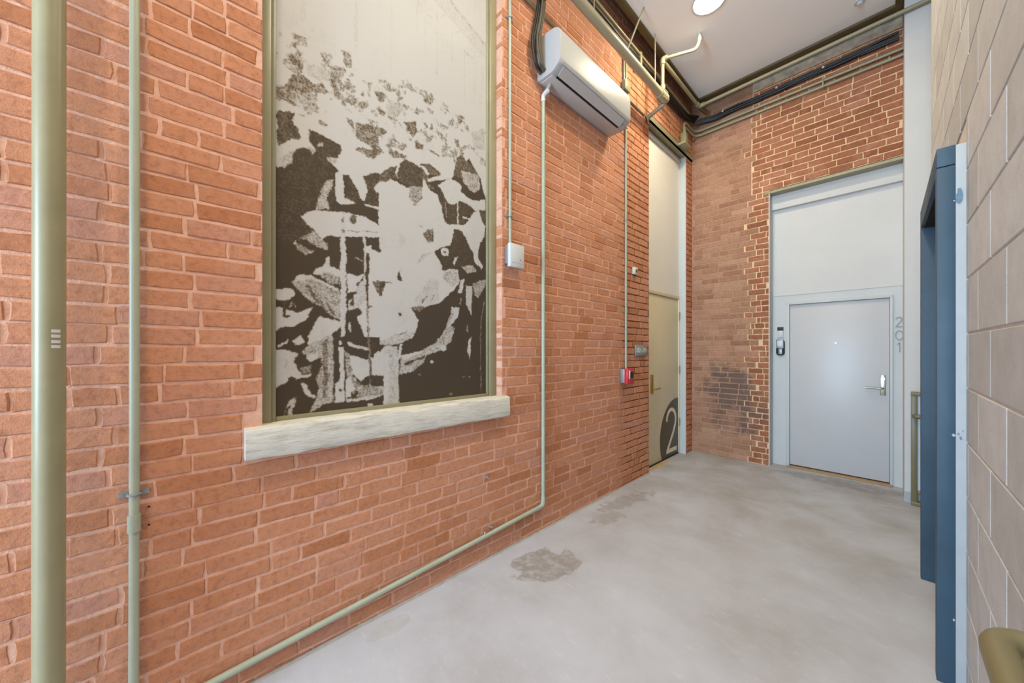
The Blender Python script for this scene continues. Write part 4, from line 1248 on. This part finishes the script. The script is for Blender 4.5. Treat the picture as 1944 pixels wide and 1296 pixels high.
# ------------------------------------------------------------------ ceiling fixtures
def downlight(x, y, lab):
    t = thing('ceiling_light', lab, 'lamp', (x, y, CZ), 'round ceiling lights')
    ring = MB()
    n = 40
    prof = [(0.150, 0.0), (0.158, -0.004), (0.158, -0.009), (0.150, -0.012), (0.139, -0.012), (0.137, -0.004)]
    vs, fs = [], []
    for r_, dz in prof:
        vs += [(x + r_ * math.cos(2 * math.pi * i / n), y + r_ * math.sin(2 * math.pi * i / n), CZ + dz) for i in range(n)]
    for q in range(len(prof) - 1):
        fs += [(q * n + i, q * n + (i + 1) % n, (q + 1) * n + (i + 1) % n, (q + 1) * n + i) for i in range(n)]
    ring.add(vs, fs).obj('trim_ring', 'plastic', t)
    MB().disc((x, y, CZ - 0.010), 'Z', 0.138, 0.006, n).obj('diffuser', 'emit', t, False)
    L = area_light('lamp_light', (x, y, CZ - 0.02), (0, 0, 0), 0.26, 0.26, DOWNLIGHT_POWER, DOWNLIGHT_COLOR, 'DISK')
    L.parent = t
    L.matrix_parent_inverse = Matrix.Translation(-t.location)
downlight(0.755, 3.82, 'glowing round ceiling light over the far half of the hall')
downlight(1.45, 1.6, 'unseen round ceiling light added to brighten the near hall')  # unseen fixture, added for the warm light it gives
downlight(1.45, -1.2, 'unseen round ceiling light added behind the camera for its light')  # likewise added out of view to light the hall
sh = thing('smoke_detector', 'tiny white ceiling fixture near the far right ceiling corner', 'detector', (1.783, 4.925, CZ))
MB().disc((1.783, 4.925, CZ - 0.006), 'Z', 0.045, 0.006, 24).obj('base', 'plastic', sh)
MB().disc((1.783, 4.925, CZ - 0.03), 'Z', 0.022, 0.025, 18).obj('dome', 'plastic', sh)

# ------------------------------------------------------------------ entry readers beside door 201
rd = thing('card_reader', 'small keypad with a black top strip left of the grey door', 'keypad', (1.02, DY, 1.64))
MB().box(0.992, 1.05, DY - 0.02, DY, 1.648, 1.775, 0.004).obj('body', 'plastic', rd)
MB().box(0.990, 1.052, DY - 0.022, DY, 1.735, 1.782, 0.003).obj('top_strip', 'black', rd)
for i in range(3):
    for j in range(3):
        MB().box(1.001 + 0.015 * i, 1.011 + 0.015 * i, DY - 0.0225, DY - 0.019, 1.66 + 0.022 * j, 1.674 + 0.022 * j, 0.001).obj('key', 'plastic_grey', rd)
ic = thing('key_box', 'grey and black lock box under the keypad left of the grey door', 'lock box', (1.02, DY, 1.41))
MB().box(0.978, 1.058, DY - 0.035, DY, 1.505, 1.625, 0.006).obj('body', 'grey_metal', ic)
MB().box(0.992, 1.046, DY - 0.04, DY - 0.03, 1.53, 1.602, 0.003).obj('face', 'plastic', ic)
MB().tube([(0.988, DY - 0.02, 1.505), (0.988, DY - 0.02, 1.425), (1.056, DY - 0.02, 1.425), (1.056, DY - 0.02, 1.60)], 0.011, 10, 0.03).obj('shackle', 'black', ic)
MB().box(1.003, 1.043, DY - 0.028, DY - 0.004, 1.432, 1.50, 0.004).obj('keyring_tag', 'grey_metal', ic)

# ------------------------------------------------------------------ guard rail by the stairs
g = thing('guard_rail', 'olive steel stair guard with pale glass panel beside the blue frame', 'railing', (2.15, 5.14, 0))
MB().box(2.125, 2.166, 5.11, 5.15, 0, 1.075, 0.003).obj('post', 'olive_guard', g)
MB().box(2.125, 3.6, 5.105, 5.155, 1.05, 1.088, 0.004).obj('top_rail', 'olive_guard', g)
MB().box(2.166, 3.6, 5.115, 5.145, 0.11, 0.15, 0.003).obj('bottom_rail', 'olive_guard', g)
MB().box(2.125, 3.6, 5.105, 5.155, 0.0, 0.04, 0.003).obj('base_plate', 'olive_guard', g)
MB().tube([(2.145, 5.10, 0.86), (2.145, 5.055, 0.86), (3.6, 5.055, 0.86)], 0.019, 12, 0.03).obj('handrail', 'olive_guard', g)
MB().box(2.166, 3.6, 5.128, 5.134, 0.15, 1.05).obj('glass_panel', 'glass_panel', g, False)
# wall handrail close to the camera
hr = thing('handrail', 'thick olive tube handrail end in the bottom right corner', 'handrail', (2.07, 0.9, 1.03))
MB().tube([(2.072, -1.6, 1.045), (2.072, 0.945, 1.045), (2.197, 0.945, 1.045)], 0.0195, 24, 0.05).obj('rail', 'olive_guard', hr)
MB().disc((2.190, 0.945, 1.045), 'X', 0.032, 0.008, 24).obj('wall_flange', 'olive_guard', hr)
for y in (0.45, -0.7):
    MB().tube([(2.072, y, 1.027), (2.072, y, 0.975), (2.197, y, 0.96)], 0.008, 10, 0.03).obj('bracket', 'olive_guard', hr)
